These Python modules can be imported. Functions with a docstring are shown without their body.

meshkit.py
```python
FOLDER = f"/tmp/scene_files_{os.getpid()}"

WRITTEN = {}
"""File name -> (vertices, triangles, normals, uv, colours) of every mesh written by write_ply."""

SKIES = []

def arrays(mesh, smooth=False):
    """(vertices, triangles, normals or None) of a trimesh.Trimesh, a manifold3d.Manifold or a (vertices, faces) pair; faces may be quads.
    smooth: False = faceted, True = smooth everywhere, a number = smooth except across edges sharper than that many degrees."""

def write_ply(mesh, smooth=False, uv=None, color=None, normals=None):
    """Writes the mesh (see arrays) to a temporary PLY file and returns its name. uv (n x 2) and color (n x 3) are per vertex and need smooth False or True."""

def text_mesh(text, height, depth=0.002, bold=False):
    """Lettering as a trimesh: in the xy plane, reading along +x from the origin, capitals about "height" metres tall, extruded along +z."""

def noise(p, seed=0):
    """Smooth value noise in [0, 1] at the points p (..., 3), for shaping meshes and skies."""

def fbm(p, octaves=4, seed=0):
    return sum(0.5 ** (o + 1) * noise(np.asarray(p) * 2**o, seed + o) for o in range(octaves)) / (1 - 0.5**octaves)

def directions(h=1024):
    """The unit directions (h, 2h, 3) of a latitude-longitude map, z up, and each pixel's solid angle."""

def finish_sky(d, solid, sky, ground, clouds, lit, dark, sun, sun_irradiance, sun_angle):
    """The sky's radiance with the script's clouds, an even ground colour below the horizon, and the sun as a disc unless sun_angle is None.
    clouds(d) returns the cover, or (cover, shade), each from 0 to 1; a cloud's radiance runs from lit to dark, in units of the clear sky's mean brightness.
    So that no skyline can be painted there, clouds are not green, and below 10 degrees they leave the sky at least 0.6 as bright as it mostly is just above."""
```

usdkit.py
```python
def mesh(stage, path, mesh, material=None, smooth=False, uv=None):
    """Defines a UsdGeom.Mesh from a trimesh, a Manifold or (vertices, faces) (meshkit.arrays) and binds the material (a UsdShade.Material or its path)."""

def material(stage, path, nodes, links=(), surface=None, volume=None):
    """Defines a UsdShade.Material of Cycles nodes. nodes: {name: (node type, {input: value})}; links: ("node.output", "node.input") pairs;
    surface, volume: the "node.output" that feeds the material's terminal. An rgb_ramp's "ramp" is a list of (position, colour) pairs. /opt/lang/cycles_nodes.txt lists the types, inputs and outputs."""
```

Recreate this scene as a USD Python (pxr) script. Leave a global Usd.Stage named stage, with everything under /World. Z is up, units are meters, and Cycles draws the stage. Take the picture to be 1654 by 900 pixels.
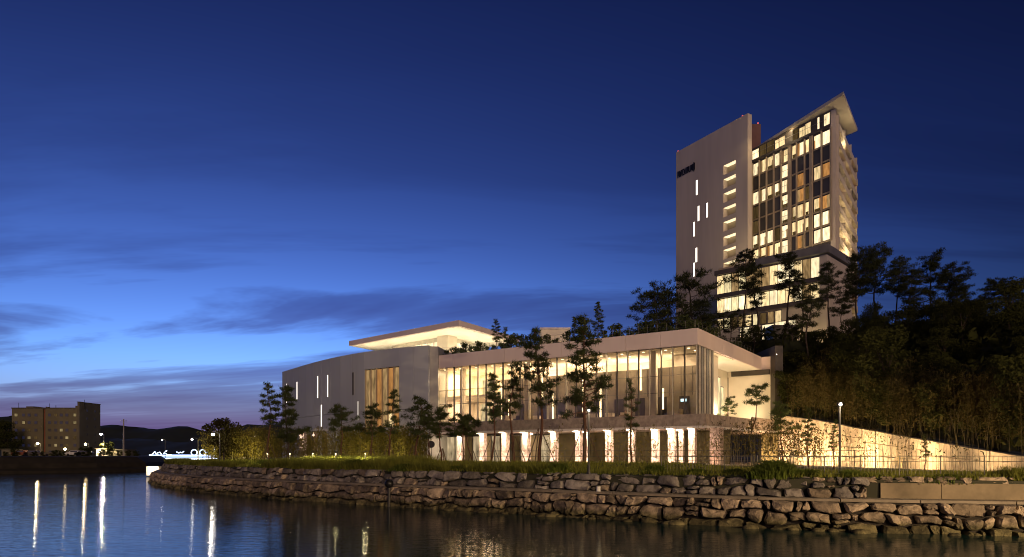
import math, random
import numpy as np, trimesh
from scipy.interpolate import CubicSpline
from scipy.spatial import Voronoi
from shapely.geometry import Polygon, box as sbox
from pxr import Usd, UsdGeom, UsdLux, UsdShade, Gf, Sdf
import usdkit, meshkit

stage = Usd.Stage.CreateInMemory()
UsdGeom.SetStageUpAxis(stage, 'Z'); UsdGeom.SetStageMetersPerUnit(stage, 1.0)
UsdGeom.Xform.Define(stage, '/World'); UsdGeom.Scope.Define(stage, '/World/Looks')

# ------------------------------------------------------------------ camera
EYE = 3.6
cam = UsdGeom.Camera.Define(stage, '/World/camera')
cam.CreateHorizontalApertureAttr(36.0); cam.CreateVerticalApertureAttr(36.0 * 557 / 1024)
cam.CreateFocalLengthAttr(24.0); cam.CreateVerticalApertureOffsetAttr(36.0 * 285 / 1654)
cam.CreateClippingRangeAttr(Gf.Vec2f(0.1, 30000)); cam.CreateExposureAttr(0.0)
cam.AddTranslateOp().Set(Gf.Vec3d(0, 0, EYE)); cam.AddRotateXOp().Set(90.0)

def at(px, py, Y):
    """World point at depth Y that the photograph shows at pixel (px, py): used to measure real positions."""
    return np.array([(px - 827) / 1103 * Y, Y, EYE + (735 - py) / 1103 * Y])

# ------------------------------------------------------------------ sky and sun
CLOUD_AT = (11.1, 5.2, 6.6)
SUN_EL, SUN_ROT = math.radians(-5.6), math.radians(-21)
usdkit.material(stage, '/World/Looks/dusk_sky', {
    's': ('sky_texture', {'sky_type': 'single_scattering', 'sun_disc': False, 'sun_elevation': SUN_EL, 'sun_rotation': SUN_ROT, 'air_density': 1.0, 'aerosol_density': 0.6, 'ozone_density': 3.0}),
    'tint': ('mix', {'mix_type': 'multiply', 'fac': 1.0, 'color2': (0.92, 1.08, 0.98)}), 'sat': ('hsv', {'saturation': 0.88}), 'hs': ('gamma', {'gamma': 1.41}),
    'tc': ('texture_coordinate', {}), 'xyz': ('separate_xyz', {}),
    'zz': ('math', {'math_type': 'add', 'value2': 0.16}),
    'zc': ('math', {'math_type': 'maximum', 'value2': 0.05}),
    'dx': ('math', {'math_type': 'divide'}), 'dy': ('math', {'math_type': 'divide'}),
    'cv': ('combine_xyz', {'z': 3.3}),
    'mp': ('mapping', {'rotation': (0, 0, 0.50), 'scale': (0.36, 1.25, 1.0), 'location': CLOUD_AT}),
    'n': ('noise_texture', {'scale': 0.80, 'detail': 7.0, 'roughness': 0.58, 'distortion': 0.6}),
    'cover': ('rgb_ramp', {'ramp': [(0.0, (0, 0, 0)), (0.45, (0, 0, 0)), (0.53, (.75, .75, .75)), (0.62, (1, 1, 1)), (1.0, (1, 1, 1))]}),
    'el': ('rgb_ramp', {'ramp': [(0.0, (1, 1, 1)), (0.20, (.95, .95, .95)), (0.31, (.42, .42, .42)), (0.46, (.08, .08, .08)), (1.0, (.0, .0, .0))]}),
    'cm': ('mix', {'mix_type': 'multiply', 'fac': 1.0}),
    'bw': ('rgb_to_bw', {}),
    'low': ('rgb_ramp', {'ramp': [(0.0, (.85, .85, .85)), (0.03, (.8, .8, .8)), (0.13, (0, 0, 0)), (1.0, (0, 0, 0))]}),
    'lowbw': ('rgb_to_bw', {}), 'hz': ('mix', {'mix_type': 'mix', 'color2': (.0026, .0031, .0088)}),
    'dark': ('mix', {'mix_type': 'multiply', 'fac': 1.0, 'color2': (0.40, 0.29, 0.37)}),
    'mixc': ('mix', {'mix_type': 'mix'}),
    'b': ('background_shader', {'strength': 86.0})},
    [('s.color', 'tint.color1'), ('tint.color', 'sat.color'), ('sat.color', 'hs.color'), ('tc.generated', 'xyz.vector'), ('xyz.z', 'zz.value1'), ('zz.value', 'zc.value1'), ('xyz.x', 'dx.value1'), ('zc.value', 'dx.value2'),
     ('xyz.y', 'dy.value1'), ('zc.value', 'dy.value2'), ('dx.value', 'cv.x'), ('dy.value', 'cv.y'), ('cv.vector', 'mp.vector'), ('mp.vector', 'n.vector'),
     ('n.fac', 'cover.fac'), ('xyz.z', 'el.fac'), ('cover.color', 'cm.color1'), ('el.color', 'cm.color2'), ('cm.color', 'bw.color'),
     ('xyz.z', 'low.fac'), ('low.color', 'lowbw.color'), ('lowbw.val', 'hz.fac'), ('hs.color', 'hz.color1'),
     ('hz.color', 'dark.color1'), ('hz.color', 'mixc.color1'), ('dark.color', 'mixc.color2'), ('bw.val', 'mixc.fac'), ('mixc.color', 'b.color')], surface='b.background')
dome = UsdLux.DomeLight.Define(stage, '/World/sky')
UsdShade.MaterialBindingAPI.Apply(dome.GetPrim()).Bind(UsdShade.Material.Get(stage, '/World/Looks/dusk_sky'))
dome.GetPrim().SetCustomDataByKey('kind', 'structure')
# the sun is below the horizon: the one distant light is the soft, warm light of the town behind the camera
moon = UsdLux.DistantLight.Define(stage, '/World/town_light')
moon.CreateIntensityAttr(0.26); moon.CreateAngleAttr(16.0); moon.CreateNormalizeAttr(True); moon.CreateColorAttr(Gf.Vec3f(1, .67, .48))
moon.AddRotateXYZOp().Set(Gf.Vec3f(76, 0, 12))

# ------------------------------------------------------------------ materials
def mat(name, nodes, links=(), surface='p.BSDF', volume=None):
    return usdkit.material(stage, '/World/Looks/' + name, nodes, links, surface, volume)

def rough(name, col, col2=None, scale=1.0, rgh=0.7, bump=0.0, bscale=8.0, rnd=0.0, spec=0.3, detail=5, zs=1.0, wet=False):
    """Matt surface with noisy colour between col and col2, optional relief, optional tone change from piece to piece."""
    col2 = col2 or tuple(c * 0.75 for c in col)
    nodes = {'g': ('geometry', {}), 'n': ('noise_texture', {'scale': scale, 'detail': detail, 'roughness': .6}),
             'r': ('rgb_ramp', {'ramp': [(0.0, col2), (0.35, col2), (0.65, col), (1, col)]}), 'p': ('principled_bsdf', {'roughness': rgh, 'specular_ior_level': spec})}
    links = [('g.position', 'n.vector'), ('n.fac', 'r.fac')]
    if zs != 1: nodes['mpz'] = ('mapping', {'scale': (1, 1, zs)}); links[0] = ('g.position', 'mpz.vector'); links.append(('mpz.vector', 'n.vector'))
    last = 'r.color'
    if rnd:
        nodes |= {'oi': ('object_info', {}), 'mr': ('map_range', {'to_min': 1 - rnd, 'to_max': 1 + rnd}), 'hv': ('hsv', {}), }
        links += [('oi.random', 'mr.value'), ('mr.result', 'hv.value'), (last, 'hv.color')]; last = 'hv.color'
    if wet:   # dark, faintly green tide mark just above the water
        nodes |= {'xz': ('separate_xyz', {}), 'nz': ('math', {'math_type': 'multiply_add', 'value2': .35}), 'wr': ('rgb_ramp', {'ramp': [(0, (.34, .38, .26)), (.50, (.42, .46, .32)), (.80, (1, 1, 1)), (1, (1, 1, 1))]}), 'wm': ('mix', {'mix_type': 'multiply', 'fac': 1.0})}
        links += [('g.position', 'xz.vector'), ('n.fac', 'nz.value1'), ('xz.z', 'nz.value3'), ('nz.value', 'wr.fac'), (last, 'wm.color1'), ('wr.color', 'wm.color2')]; last = 'wm.color'
    links.append((last, 'p.base_color'))
    if bump:
        nodes |= {'n2': ('noise_texture', {'scale': bscale, 'detail': 6}), 'bp': ('bump', {'strength': bump, 'distance': 0.05})}
        links += [('g.position', 'n2.vector'), ('n2.fac', 'bp.height'), ('bp.normal', 'p.normal')]
    return mat(name, nodes, links)

def glow(name, col, strength, noise=0.0, rnd=0.0):
    """A lamp, a screen or a lit window; with curtain-like folds (noise) and some change from one to the next (rnd)."""
    nodes = {'e': ('emission', {'color': col, 'strength': strength})}; links = []
    if noise or rnd:
        nodes |= {'g': ('geometry', {}), 'mp': ('mapping', {'scale': (2.2, 2.2, .55)}), 'n': ('noise_texture', {'scale': 1.1, 'detail': 3}),
                  'm1': ('map_range', {'from_min': .3, 'from_max': .7, 'to_min': strength * (1 - noise), 'to_max': strength * (1 + noise * .5)}),
                  'oi': ('object_info', {}), 'm2': ('map_range', {'to_min': 1 - rnd, 'to_max': 1 + rnd * .4}), 'mu': ('math', {'math_type': 'multiply'})}
        links = [('g.position', 'mp.vector'), ('mp.vector', 'n.vector'), ('n.fac', 'm1.value'), ('oi.random', 'm2.value'), ('m1.result', 'mu.value1'), ('m2.result', 'mu.value2'), ('mu.value', 'e.strength')]
    return mat(name, nodes, links, 'e.emission')

M = {}
M['plaster'] = rough('white_plaster', (.66, .62, .60), (.60, .56, .54), .35, .75)
M['wing'] = rough('grey_white_panel', (.43, .46, .49), (.39, .415, .44), .3, .6, rnd=.04, zs=.2)
M['fascia'] = rough('fascia_panel', (.74, .63, .59), (.68, .57, .53), .3, .6, rnd=.02, zs=.2)
M['cream'] = rough('cream_wall', (.72, .66, .54), (.66, .60, .48), .5, .8)
M['soffit'] = rough('white_soffit', (.80, .76, .68), (.76, .72, .64), .4, .7)
M['dark_panel'] = rough('dark_brown_panel', (.24, .205, .15), (.17, .145, .105), .6, .45)
M['olive_wall'] = rough('olive_brown_wall', (.115, .095, .045), (.075, .064, .03), .8, .8)
M['door_dark'] = rough('dark_door', (.06, .05, .04), None, 1, .5)
M['ceiling'] = rough('warm_ceiling', (.80, .74, .62), (.74, .68, .56), .5, .8)
M['floor'] = rough('stone_floor', (.35, .30, .24), None, .8, .35)
M['mullion'] = rough('bronze_mullion', (.10, .09, .075), None, 1, .4)
M['fin'] = rough('grey_fin', (.34, .34, .31), (.28, .28, .26), .8, .35)
M['pale_mullion'] = rough('pale_mullion', (.62, .58, .48), None, 1, .4)
M['stonewall'] = rough('pink_mottled_stone', (.34, .285, .25), (.22, .18, .16), 2.2, .85, .3, 6)
M['column'] = rough('column_stone', (.62, .50, .44), (.34, .25, .22), 3.0, .8, .3, 10)
M['slab'] = rough('slab_concrete', (.34, .26, .23), (.26, .20, .17), .8, .8)
M['tower'] = rough('tower_white', (.57, .49, .385), (.49, .42, .33), .35, .7, zs=.12)
M['tower_beige'] = rough('tower_beige', (.56, .49, .38), (.48, .42, .32), .3, .7)
M['slab_grey'] = rough('slab_grey', (.16, .155, .15), None, .5, .6)
M['tower_dark'] = rough('tower_dark_panel', (.10, .085, .075), (.07, .06, .052), .5, .4)
M['tower_fin'] = rough('tower_fin', (.42, .34, .23), (.36, .29, .19), .5, .6)
M['frame'] = rough('window_frame', (.06, .05, .04), None, 1, .4)
M['roofred'] = rough('core_brown', (.20, .11, .085), None, .5, .8)
M['granite'] = rough('granite_boulder', (.34, .27, .20), (.12, .097, .075), 2.6, .9, .9, 14, rnd=.45, wet=True)
M['granite_grey'] = rough('grey_boulder', (.25, .225, .205), (.11, .098, .09), 2.6, .9, .9, 14, rnd=.45)
M['joint'] = rough('dark_rubble', (.035, .03, .025), (.02, .017, .014), 3, .95, .5, 6)
M['ledge'] = rough('ledge_concrete', (.26, .22, .175), (.17, .145, .115), 1.2, .85, .2, 10)
M['concrete'] = rough('stained_concrete', (.24, .19, .125), (.13, .105, .07), .55, .85, .25, 7)
M['retaining'] = rough('retaining_stone', (.50, .43, .33), (.36, .30, .23), 1.4, .85, .8, 4, rnd=.14)
M['paving'] = rough('paving', (.34, .30, .25), (.26, .23, .19), 1, .8)
M['soil'] = rough('bank_soil', (.05, .06, .022), (.028, .03, .014), .7, .95, .4, 4)
M['ground'] = rough('dark_ground', (.045, .045, .03), (.03, .03, .02), .3, .95)
M['hill'] = rough('wooded_slope', (.022, .028, .012), (.012, .014, .007), .5, .95, .6, 2)
M['farhill'] = rough('far_hill', (.030, .040, .034), (.020, .028, .024), .01, .95)
M['farbank'] = rough('far_bank', (.03, .026, .02), (.016, .014, .011), .6, .95, .5, 2)
M['metal'] = rough('dark_metal', (.05, .048, .045), None, 2, .45)
M['steel'] = rough('grey_steel', (.30, .29, .27), None, 2, .4)
M['white_metal'] = rough('white_metal', (.7, .7, .68), None, 2, .5)
M['black'] = rough('black_paint', (.012, .012, .014), None, 2, .4)
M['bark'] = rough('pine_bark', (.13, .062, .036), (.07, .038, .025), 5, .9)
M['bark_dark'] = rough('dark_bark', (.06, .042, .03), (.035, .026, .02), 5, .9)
M['stake'] = rough('wooden_stake', (.12, .08, .05), None, 4, .9)
M['flat'] = rough('flats_render', (.15, .13, .08), (.12, .105, .065), .2, .85)
M['flat_grey'] = rough('flats_grey', (.13, .115, .085), None, .2, .85)
M['flat_red'] = rough('flats_red_strip', (.22, .07, .04), None, .2, .85)

def leafmat(name, c1, c2, tr=.35, rnd=.25):
    return mat(name, {'g': ('geometry', {}), 'n': ('noise_texture', {'scale': .9, 'detail': 3}), 'r': ('rgb_ramp', {'ramp': [(.0, c2), (.3, c2), (.7, c1), (1, c1)]}),
                      'oi': ('object_info', {}), 'm': ('map_range', {'to_min': 1 - rnd, 'to_max': 1 + rnd}), 'h': ('hsv', {}),
                      'd': ('diffuse_bsdf', {}), 't': ('translucent_bsdf', {}), 'x': ('mix_closure', {'fac': tr})},
               [('g.position', 'n.vector'), ('n.fac', 'r.fac'), ('oi.random', 'm.value'), ('m.result', 'h.value'), ('r.color', 'h.color'), ('h.color', 'd.color'), ('h.color', 't.color'), ('d.BSDF', 'x.closure1'), ('t.BSDF', 'x.closure2')], 'x.closure')
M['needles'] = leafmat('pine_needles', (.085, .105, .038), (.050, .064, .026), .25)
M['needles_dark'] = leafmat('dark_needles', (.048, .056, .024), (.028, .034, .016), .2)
M['leaves'] = leafmat('broad_leaves', (.05, .055, .018), (.03, .034, .012), .35)
M['bamboo'] = leafmat('bamboo_leaves', (.23, .185, .045), (.12, .115, .03), .45)
M['bamboo_dim'] = leafmat('dry_bamboo_leaves', (.085, .07, .025), (.045, .042, .016), .4)
M['cane'] = rough('bamboo_cane', (.10, .08, .03), (.06, .05, .02), 2, .6)
M['grass'] = leafmat('grass_blades', (.24, .25, .05), (.12, .135, .03), .4)
M['grass_dark'] = leafmat('long_grass', (.16, .21, .04), (.08, .11, .025), .4)

M['lit_warm'] = glow('lit_window_warm', (1, .72, .35), 1.3, .45, .3)
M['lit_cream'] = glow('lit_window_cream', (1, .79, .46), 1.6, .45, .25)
M['lit_orange'] = glow('lit_window_orange', (1, .45, .13), .55, .4, .3)
M['lit_dim'] = glow('lit_window_dim', (.9, .55, .20), .10, .5, .4)
M['lit_lower'] = glow('lit_lower_glass', (1, .74, .42), .50, .7, .35)
M['curtain_dim'] = glow('drawn_curtain', (1, .60, .26), .30, .5, .3)
M['neon_panel'] = glow('railing_glow', (.45, .60, 1), 1.5)
M['lit_hall'] = glow('lit_hall', (1, .80, .42), 1.1, .6, .2)
M['lit_flat'] = glow('lit_flat_window', (1, .75, .35), .35, .5, .3)
M['slit'] = glow('slit_light', (1, .90, .78), 2.0)
M['slit_dim'] = glow('slit_light_dim', (1, .88, .75), .45)
M['strip'] = glow('warm_light_strip', (1, .80, .45), 3.0)
M['ceil_lamp'] = glow('ceiling_lamp', (1, .82, .5), 3.5)
M['lamp_warm'] = glow('lamp_warm', (1, .74, .36), 22)
M['lamp_white'] = glow('lamp_white', (1, .93, .82), 30)
M['lamp_blue'] = glow('lamp_blue', (.50, .48, 1), 26)
M['lens'] = glow('downlight_lens', (1, .78, .54), 140)
M['lamp_head'] = glow('lamp_head_lens', (1, .95, .85), 4)
M['neon'] = glow('neon_tube', (.62, .76, 1), 3.2)
M['neon_deck'] = glow('deck_light', (.80, .88, 1), 2.6)
M['exit'] = glow('exit_sign', (.55, .85, 1), 2.2)
M['red'] = glow('red_beacon', (1, .14, .12), .9)
M['curtain'] = glow('amber_curtain', (1, .62, .26), .42, .6, .2)

M['glass'] = mat('clear_glass', {'f': ('fresnel', {'IOR': 1.45}), 't': ('transparent_bsdf', {'color': (.97, .94, .90)}), 'g': ('glossy_bsdf', {'color': (.9, .9, .9), 'roughness': .02}), 'x': ('mix_closure', {})},
                 [('f.fac', 'x.fac'), ('t.BSDF', 'x.closure1'), ('g.BSDF', 'x.closure2')], 'x.closure')
M['dark_glass'] = mat('dark_glass', {'p': ('principled_bsdf', {'base_color': (.075, .07, .065), 'roughness': .15, 'specular_ior_level': .8})})
M['water'] = mat('river_water', {'g': ('geometry', {}), 'mp': ('mapping', {'scale': (.9, 6.0, 1)}), 'n': ('noise_texture', {'scale': 1.0, 'detail': 2, 'roughness': .5}), 'n2': ('noise_texture', {'scale': .12, 'detail': 2}),
                                 'bp': ('bump', {'strength': 1.0, 'distance': .0105}), 'rr': ('map_range', {'from_min': .35, 'from_max': .65, 'to_min': .05, 'to_max': .10}),
                                 'p': ('principled_bsdf', {'base_color': (.008, .026, .026), 'ior': 1.15, 'roughness': .08})},
                 [('g.position', 'mp.vector'), ('mp.vector', 'n.vector'), ('g.position', 'n2.vector'), ('n.fac', 'bp.height'), ('bp.normal', 'p.normal'), ('n2.fac', 'rr.value'), ('rr.result', 'p.roughness')])

# ------------------------------------------------------------------ helpers
class MB:
    """Collects triangles that become one mesh."""
    def __init__(self): self.v, self.f, self.n = [], [], 0
    def add(self, v, f):
        v = np.asarray(v, float); f = np.asarray(f, int)
        if f.shape[1] == 4: f = np.vstack([f[:, [0, 1, 2]], f[:, [0, 2, 3]]])
        self.v.append(v); self.f.append(f + self.n); self.n += len(v); return self
    def tm(self, m): return self.add(m.vertices, m.faces)
    def box(self, x0, x1, y0, y1, z0, z1, F=None):
        v = np.array([[x, y, z] for z in (z0, z1) for x, y in ((x0, y0), (x1, y0), (x1, y1), (x0, y1))], float)
        if F is not None: v = F.w(v)
        return self.add(v, [[0, 3, 2, 1], [4, 5, 6, 7], [0, 1, 5, 4], [1, 2, 6, 5], [2, 3, 7, 6], [3, 0, 4, 7]])
    def prism(self, poly, z0, z1):
        m = trimesh.creation.extrude_polygon(poly if isinstance(poly, Polygon) else Polygon(poly), z1 - z0, engine='earcut'); m.apply_translation([0, 0, z0]); return self.tm(m)
    def tube(self, pts, r, n=6, cap=True):
        pts = np.asarray(pts, float); r = np.broadcast_to(np.asarray(r, float), (len(pts),))
        t = np.gradient(pts, axis=0); t /= np.linalg.norm(t, axis=1, keepdims=True) + 1e-12
        up = np.where(np.abs(t[:, 2:3]) > .9, [[1, 0, 0]], [[0, 0, 1]]); a = np.cross(t, up); a /= np.linalg.norm(a, axis=1, keepdims=True); b = np.cross(t, a)
        th = np.arange(n) / n * 2 * np.pi
        v = (pts[:, None] + r[:, None, None] * (np.cos(th)[None, :, None] * a[:, None] + np.sin(th)[None, :, None] * b[:, None])).reshape(-1, 3)
        f = [[i * n + j, i * n + (j + 1) % n, (i + 1) * n + (j + 1) % n, (i + 1) * n + j] for i in range(len(pts) - 1) for j in range(n)]
        self.add(v, f)
        if cap:
            k = (len(pts) - 1) * n
            self.add(v[:n], [[0, j + 1, j] for j in range(1, n - 1)]); self.add(v[k:], [[0, j, j + 1] for j in range(1, n - 1)])
        return self
    def sphere(self, c, r, sub=2, s=(1, 1, 1)):
        m = trimesh.creation.icosphere(subdivisions=sub, radius=r); return self.add(m.vertices * s + np.asarray(c), m.faces)
    def arrays(self): return np.vstack(self.v), np.vstack(self.f)

class Frame:
    """Plan axes of a building: u along its front to the right, v into it."""
    def __init__(self, o, r): self.o = np.array(o[:2], float); self.r = np.array(r, float) / np.linalg.norm(r); self.b = np.array([-self.r[1], self.r[0]])
    def p(self, u, v): return self.o + u * self.r + v * self.b
    def w(self, v): v = np.asarray(v, float); return np.column_stack([self.o + v[:, :1] * self.r + v[:, 1:2] * self.b, v[:, 2]])
    def u_at(self, px, v=0.0):
        """u of the front-parallel line at depth v that the photograph shows in column px."""
        k = (px - 827) / 1103; q = self.o + v * self.b
        return (k * q[1] - q[0]) / (self.r[0] - k * self.r[1])

used = {}
def unique(parent, name):
    key = (str(parent), name); n = used.get(key, 0); used[key] = n + 1
    return f'{parent}/{name}' if n == 0 else f'{parent}/{name}_{n:03d}'
def setdata(prim, **kw):
    for k, v in kw.items():
        if v: prim.SetCustomDataByKey(k, v)
loc_of = {}
def thing(name, label, category, loc=(0, 0, 0), group=None, kind=None):
    path = unique('/World', name); x = UsdGeom.Xform.Define(stage, path)
    x.AddTranslateOp().Set(Gf.Vec3d(*map(float, loc)))
    setdata(x.GetPrim(), label=label, category=category, group=group, kind=kind); loc_of[path] = np.array(loc, float)
    return path
def part(parent, name, mb, m, label=None, smooth=False, kind=None):
    """One mesh under its thing (or under a part): coordinates in world metres."""
    path = unique(parent, name); v, f = mb.arrays() if isinstance(mb, MB) else mb
    root = '/'.join(parent.split('/')[:3]); v = v - loc_of.get(root, np.zeros(3))
    g = usdkit.mesh(stage, path, (v, f), M[m], smooth=smooth)
    setdata(g.GetPrim(), label=label, kind=kind); return path
def single(name, mb, m, label=None, category=None, group=None, kind=None, smooth=False):
    path = unique('/World', name); g = usdkit.mesh(stage, path, mb.arrays() if isinstance(mb, MB) else mb, M[m], smooth=smooth)
    setdata(g.GetPrim(), label=label, category=category, group=group, kind=kind); return path
def copy(src, name, label, category, loc, rot=0, s=1.0, group=None):
    path = unique('/World', name); x = UsdGeom.Xform.Define(stage, path)
    x.GetPrim().GetReferences().AddInternalReference(src); x.GetPrim().SetInstanceable(True)
    place(x, loc, rot, s); setdata(x.GetPrim(), label=label, category=category, group=group)
    return path
def place(x, loc, rot, s):
    x.ClearXformOpOrder(); x.AddTranslateOp().Set(Gf.Vec3d(*map(float, loc))); x.AddRotateZOp().Set(float(rot)); x.AddScaleOp().Set(Gf.Vec3f(s, s, s))

LAMP = 6.0   # common factor of all built lamps
def aim(x, pos, d):
    d = np.array(d, float); d /= np.linalg.norm(d); z = -d; up = np.array([0, 0, 1.]) if abs(z[2]) < .95 else np.array([0, 1., 0])
    a = np.cross(up, z); a /= np.linalg.norm(a); b = np.cross(z, a)
    x.AddTransformOp().Set(Gf.Matrix4d(*a, 0, *b, 0, *z, 0, *map(float, pos), 1))
def rect(parent, pos, d, w, h, inten, col=(1, .82, .55), name='light'):
    path = unique(parent, name); l = UsdLux.RectLight.Define(stage, path); l.CreateWidthAttr(w); l.CreateHeightAttr(h); l.CreateIntensityAttr(inten * LAMP); l.CreateColorAttr(Gf.Vec3f(*col))
    root = '/'.join(parent.split('/')[:3]); aim(l, np.array(pos) - loc_of.get(root, np.zeros(3)), d)
def bulb(parent, pos, r, inten, col=(1, .8, .5), name='light'):
    path = unique(parent, name); l = UsdLux.SphereLight.Define(stage, path); l.CreateRadiusAttr(r); l.CreateIntensityAttr(inten * LAMP); l.CreateColorAttr(Gf.Vec3f(*col))
    root = '/'.join(parent.split('/')[:3]); l.AddTranslateOp().Set(Gf.Vec3d(*(np.array(pos, float) - loc_of.get(root, np.zeros(3)))))

# ------------------------------------------------------------------ setting: water, land, hills
PROM = 2.5
shore_pts = np.array([(46, 25), (38, 26.6), (30, 28.4), (22.7, 30.3), (14.1, 32.8), (5.93, 37.8), (-8.5, 47.8), (-23, 59.3), (-33.3, 69.7), (-40.7, 79), (-46.6, 88), (-51.8, 99), (-58.6, 114)])
_s = np.r_[0, np.cumsum(np.linalg.norm(np.diff(shore_pts, axis=0), axis=1))]; _cs = CubicSpline(_s, shore_pts); S_END = _s[-1]
def shore(s, off=0.0):
    """Point on the waterline at arc length s (0 at the right end), moved inland by off."""
    s = np.asarray(s, float); p = _cs(s); t = _cs(s, 1); t /= np.linalg.norm(t, axis=-1, keepdims=True)
    return p + np.stack([t[..., 1], -t[..., 0]], -1) * np.asarray(off)[..., None]
def shore_s(px):
    ss = np.linspace(0, S_END, 4000); p = shore(ss); return ss[np.argmin(np.abs(p[:, 0] / p[:, 1] - (px - 827) / 1103))]

w = MB(); w.box(-900, 900, -60, 900, -3, 0); single('water', w, 'water', kind='structure')
ss = np.linspace(0, S_END, 120)
land = [tuple(p) for p in shore(ss, 1.75)] + [(-62, 140), (-80, 200), (-98, 260), (-150, 420), (300, 420), (300, 22)]
g = MB(); g.prism(Polygon(land).buffer(0), 0.2, PROM - .12); single('ground', g, 'ground', kind='structure')
# grassy bank behind the river wall: rises a little, then falls to the plaza
offs = np.array([1.75, 2.2, 4, 7, 11, 15, 18, 22, 28]); zz = np.array([2.42, 2.5, 2.55, 2.7, 2.9, 2.98, 2.9, 2.6, 2.34])
gs = np.linspace(0, S_END, 160); P = np.stack([shore(gs, o) for o in offs], 1)
flat = lambda s: np.clip((np.asarray(s, float) - shore_s(1330)) / (shore_s(960) - shore_s(1330)), 0, 1) ** 2
zlow = np.minimum(zz, [2.42, 2.5, 2.5, 2.48, 2.46, 2.44, 2.42, 2.40, 2.34]); zv = zlow + (zz - zlow) * flat(gs)[:, None]; zv = zv.copy(); zv += .10 * (meshkit.noise(np.dstack([P * .5, zv * 0])) - .5); zv[:, -1] = 2.3
V = np.dstack([P, zv]).reshape(-1, 3); k = len(offs)
Fq = [[i * k + j, (i + 1) * k + j, (i + 1) * k + j + 1, i * k + j + 1] for i in range(len(gs) - 1) for j in range(k - 1)]
single('grass_bank', MB().add(V, Fq), 'soil', kind='structure', smooth=True)
def bank_z(off): return float(np.interp(off, offs, zz))

# wooded hill: behind the low hall and right of the retaining wall
HALL = Frame((19.58, 72.0), (.8277, -.5611))
def wall_top(y): return np.interp(y, [26, 46, 61.4, 78, 92], [2.9, 3.45, 5.35, 7.6, 9.1])
def hill_z(x, y):
    x = np.asarray(x, float); y = np.asarray(y, float)
    d = np.stack([x, y], -1) - HALL.o; v = d @ HALL.b; u = d @ HALL.r
    s1 = x - 35.2; s2 = np.minimum(v - 30, u + 24); s = np.maximum(s1, s2)
    base = np.where(s1 > s2, wall_top(y), 9.0)
    top = 20.2 + 1.4 * meshkit.noise(np.stack([x * .06, y * .06, x * 0], -1)) - np.clip((96 - y) * .19, 0, 9)
    t = np.clip(s / 17.0, 0, 1); h = base + (top - base) * (1 - (1 - t) ** 1.8)
    h = np.where((s2 > s1), np.clip(9 + s2 * 1.9, 0, top), h)
    return np.where(s < 0, 1.5, h + .5 * (meshkit.noise(np.stack([x * .4, y * .4, x * 0 + 5], -1)) - .5))
gx, gy = np.meshgrid(np.arange(-14.35, 150, 1.6), np.arange(24, 240, 1.6), indexing='ij')
hz = hill_z(gx, gy); V = np.dstack([gx, gy, hz]).reshape(-1, 3); nx, ny = gx.shape
idx = np.arange(nx * ny).reshape(nx, ny); quads = np.stack([idx[:-1, :-1], idx[1:, :-1], idx[1:, 1:], idx[:-1, 1:]], -1).reshape(-1, 4)
keep = (hz.reshape(-1)[quads].min(1) > 2.0); single('hill', MB().add(V, quads[keep]), 'hill', kind='structure', smooth=True)

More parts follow.
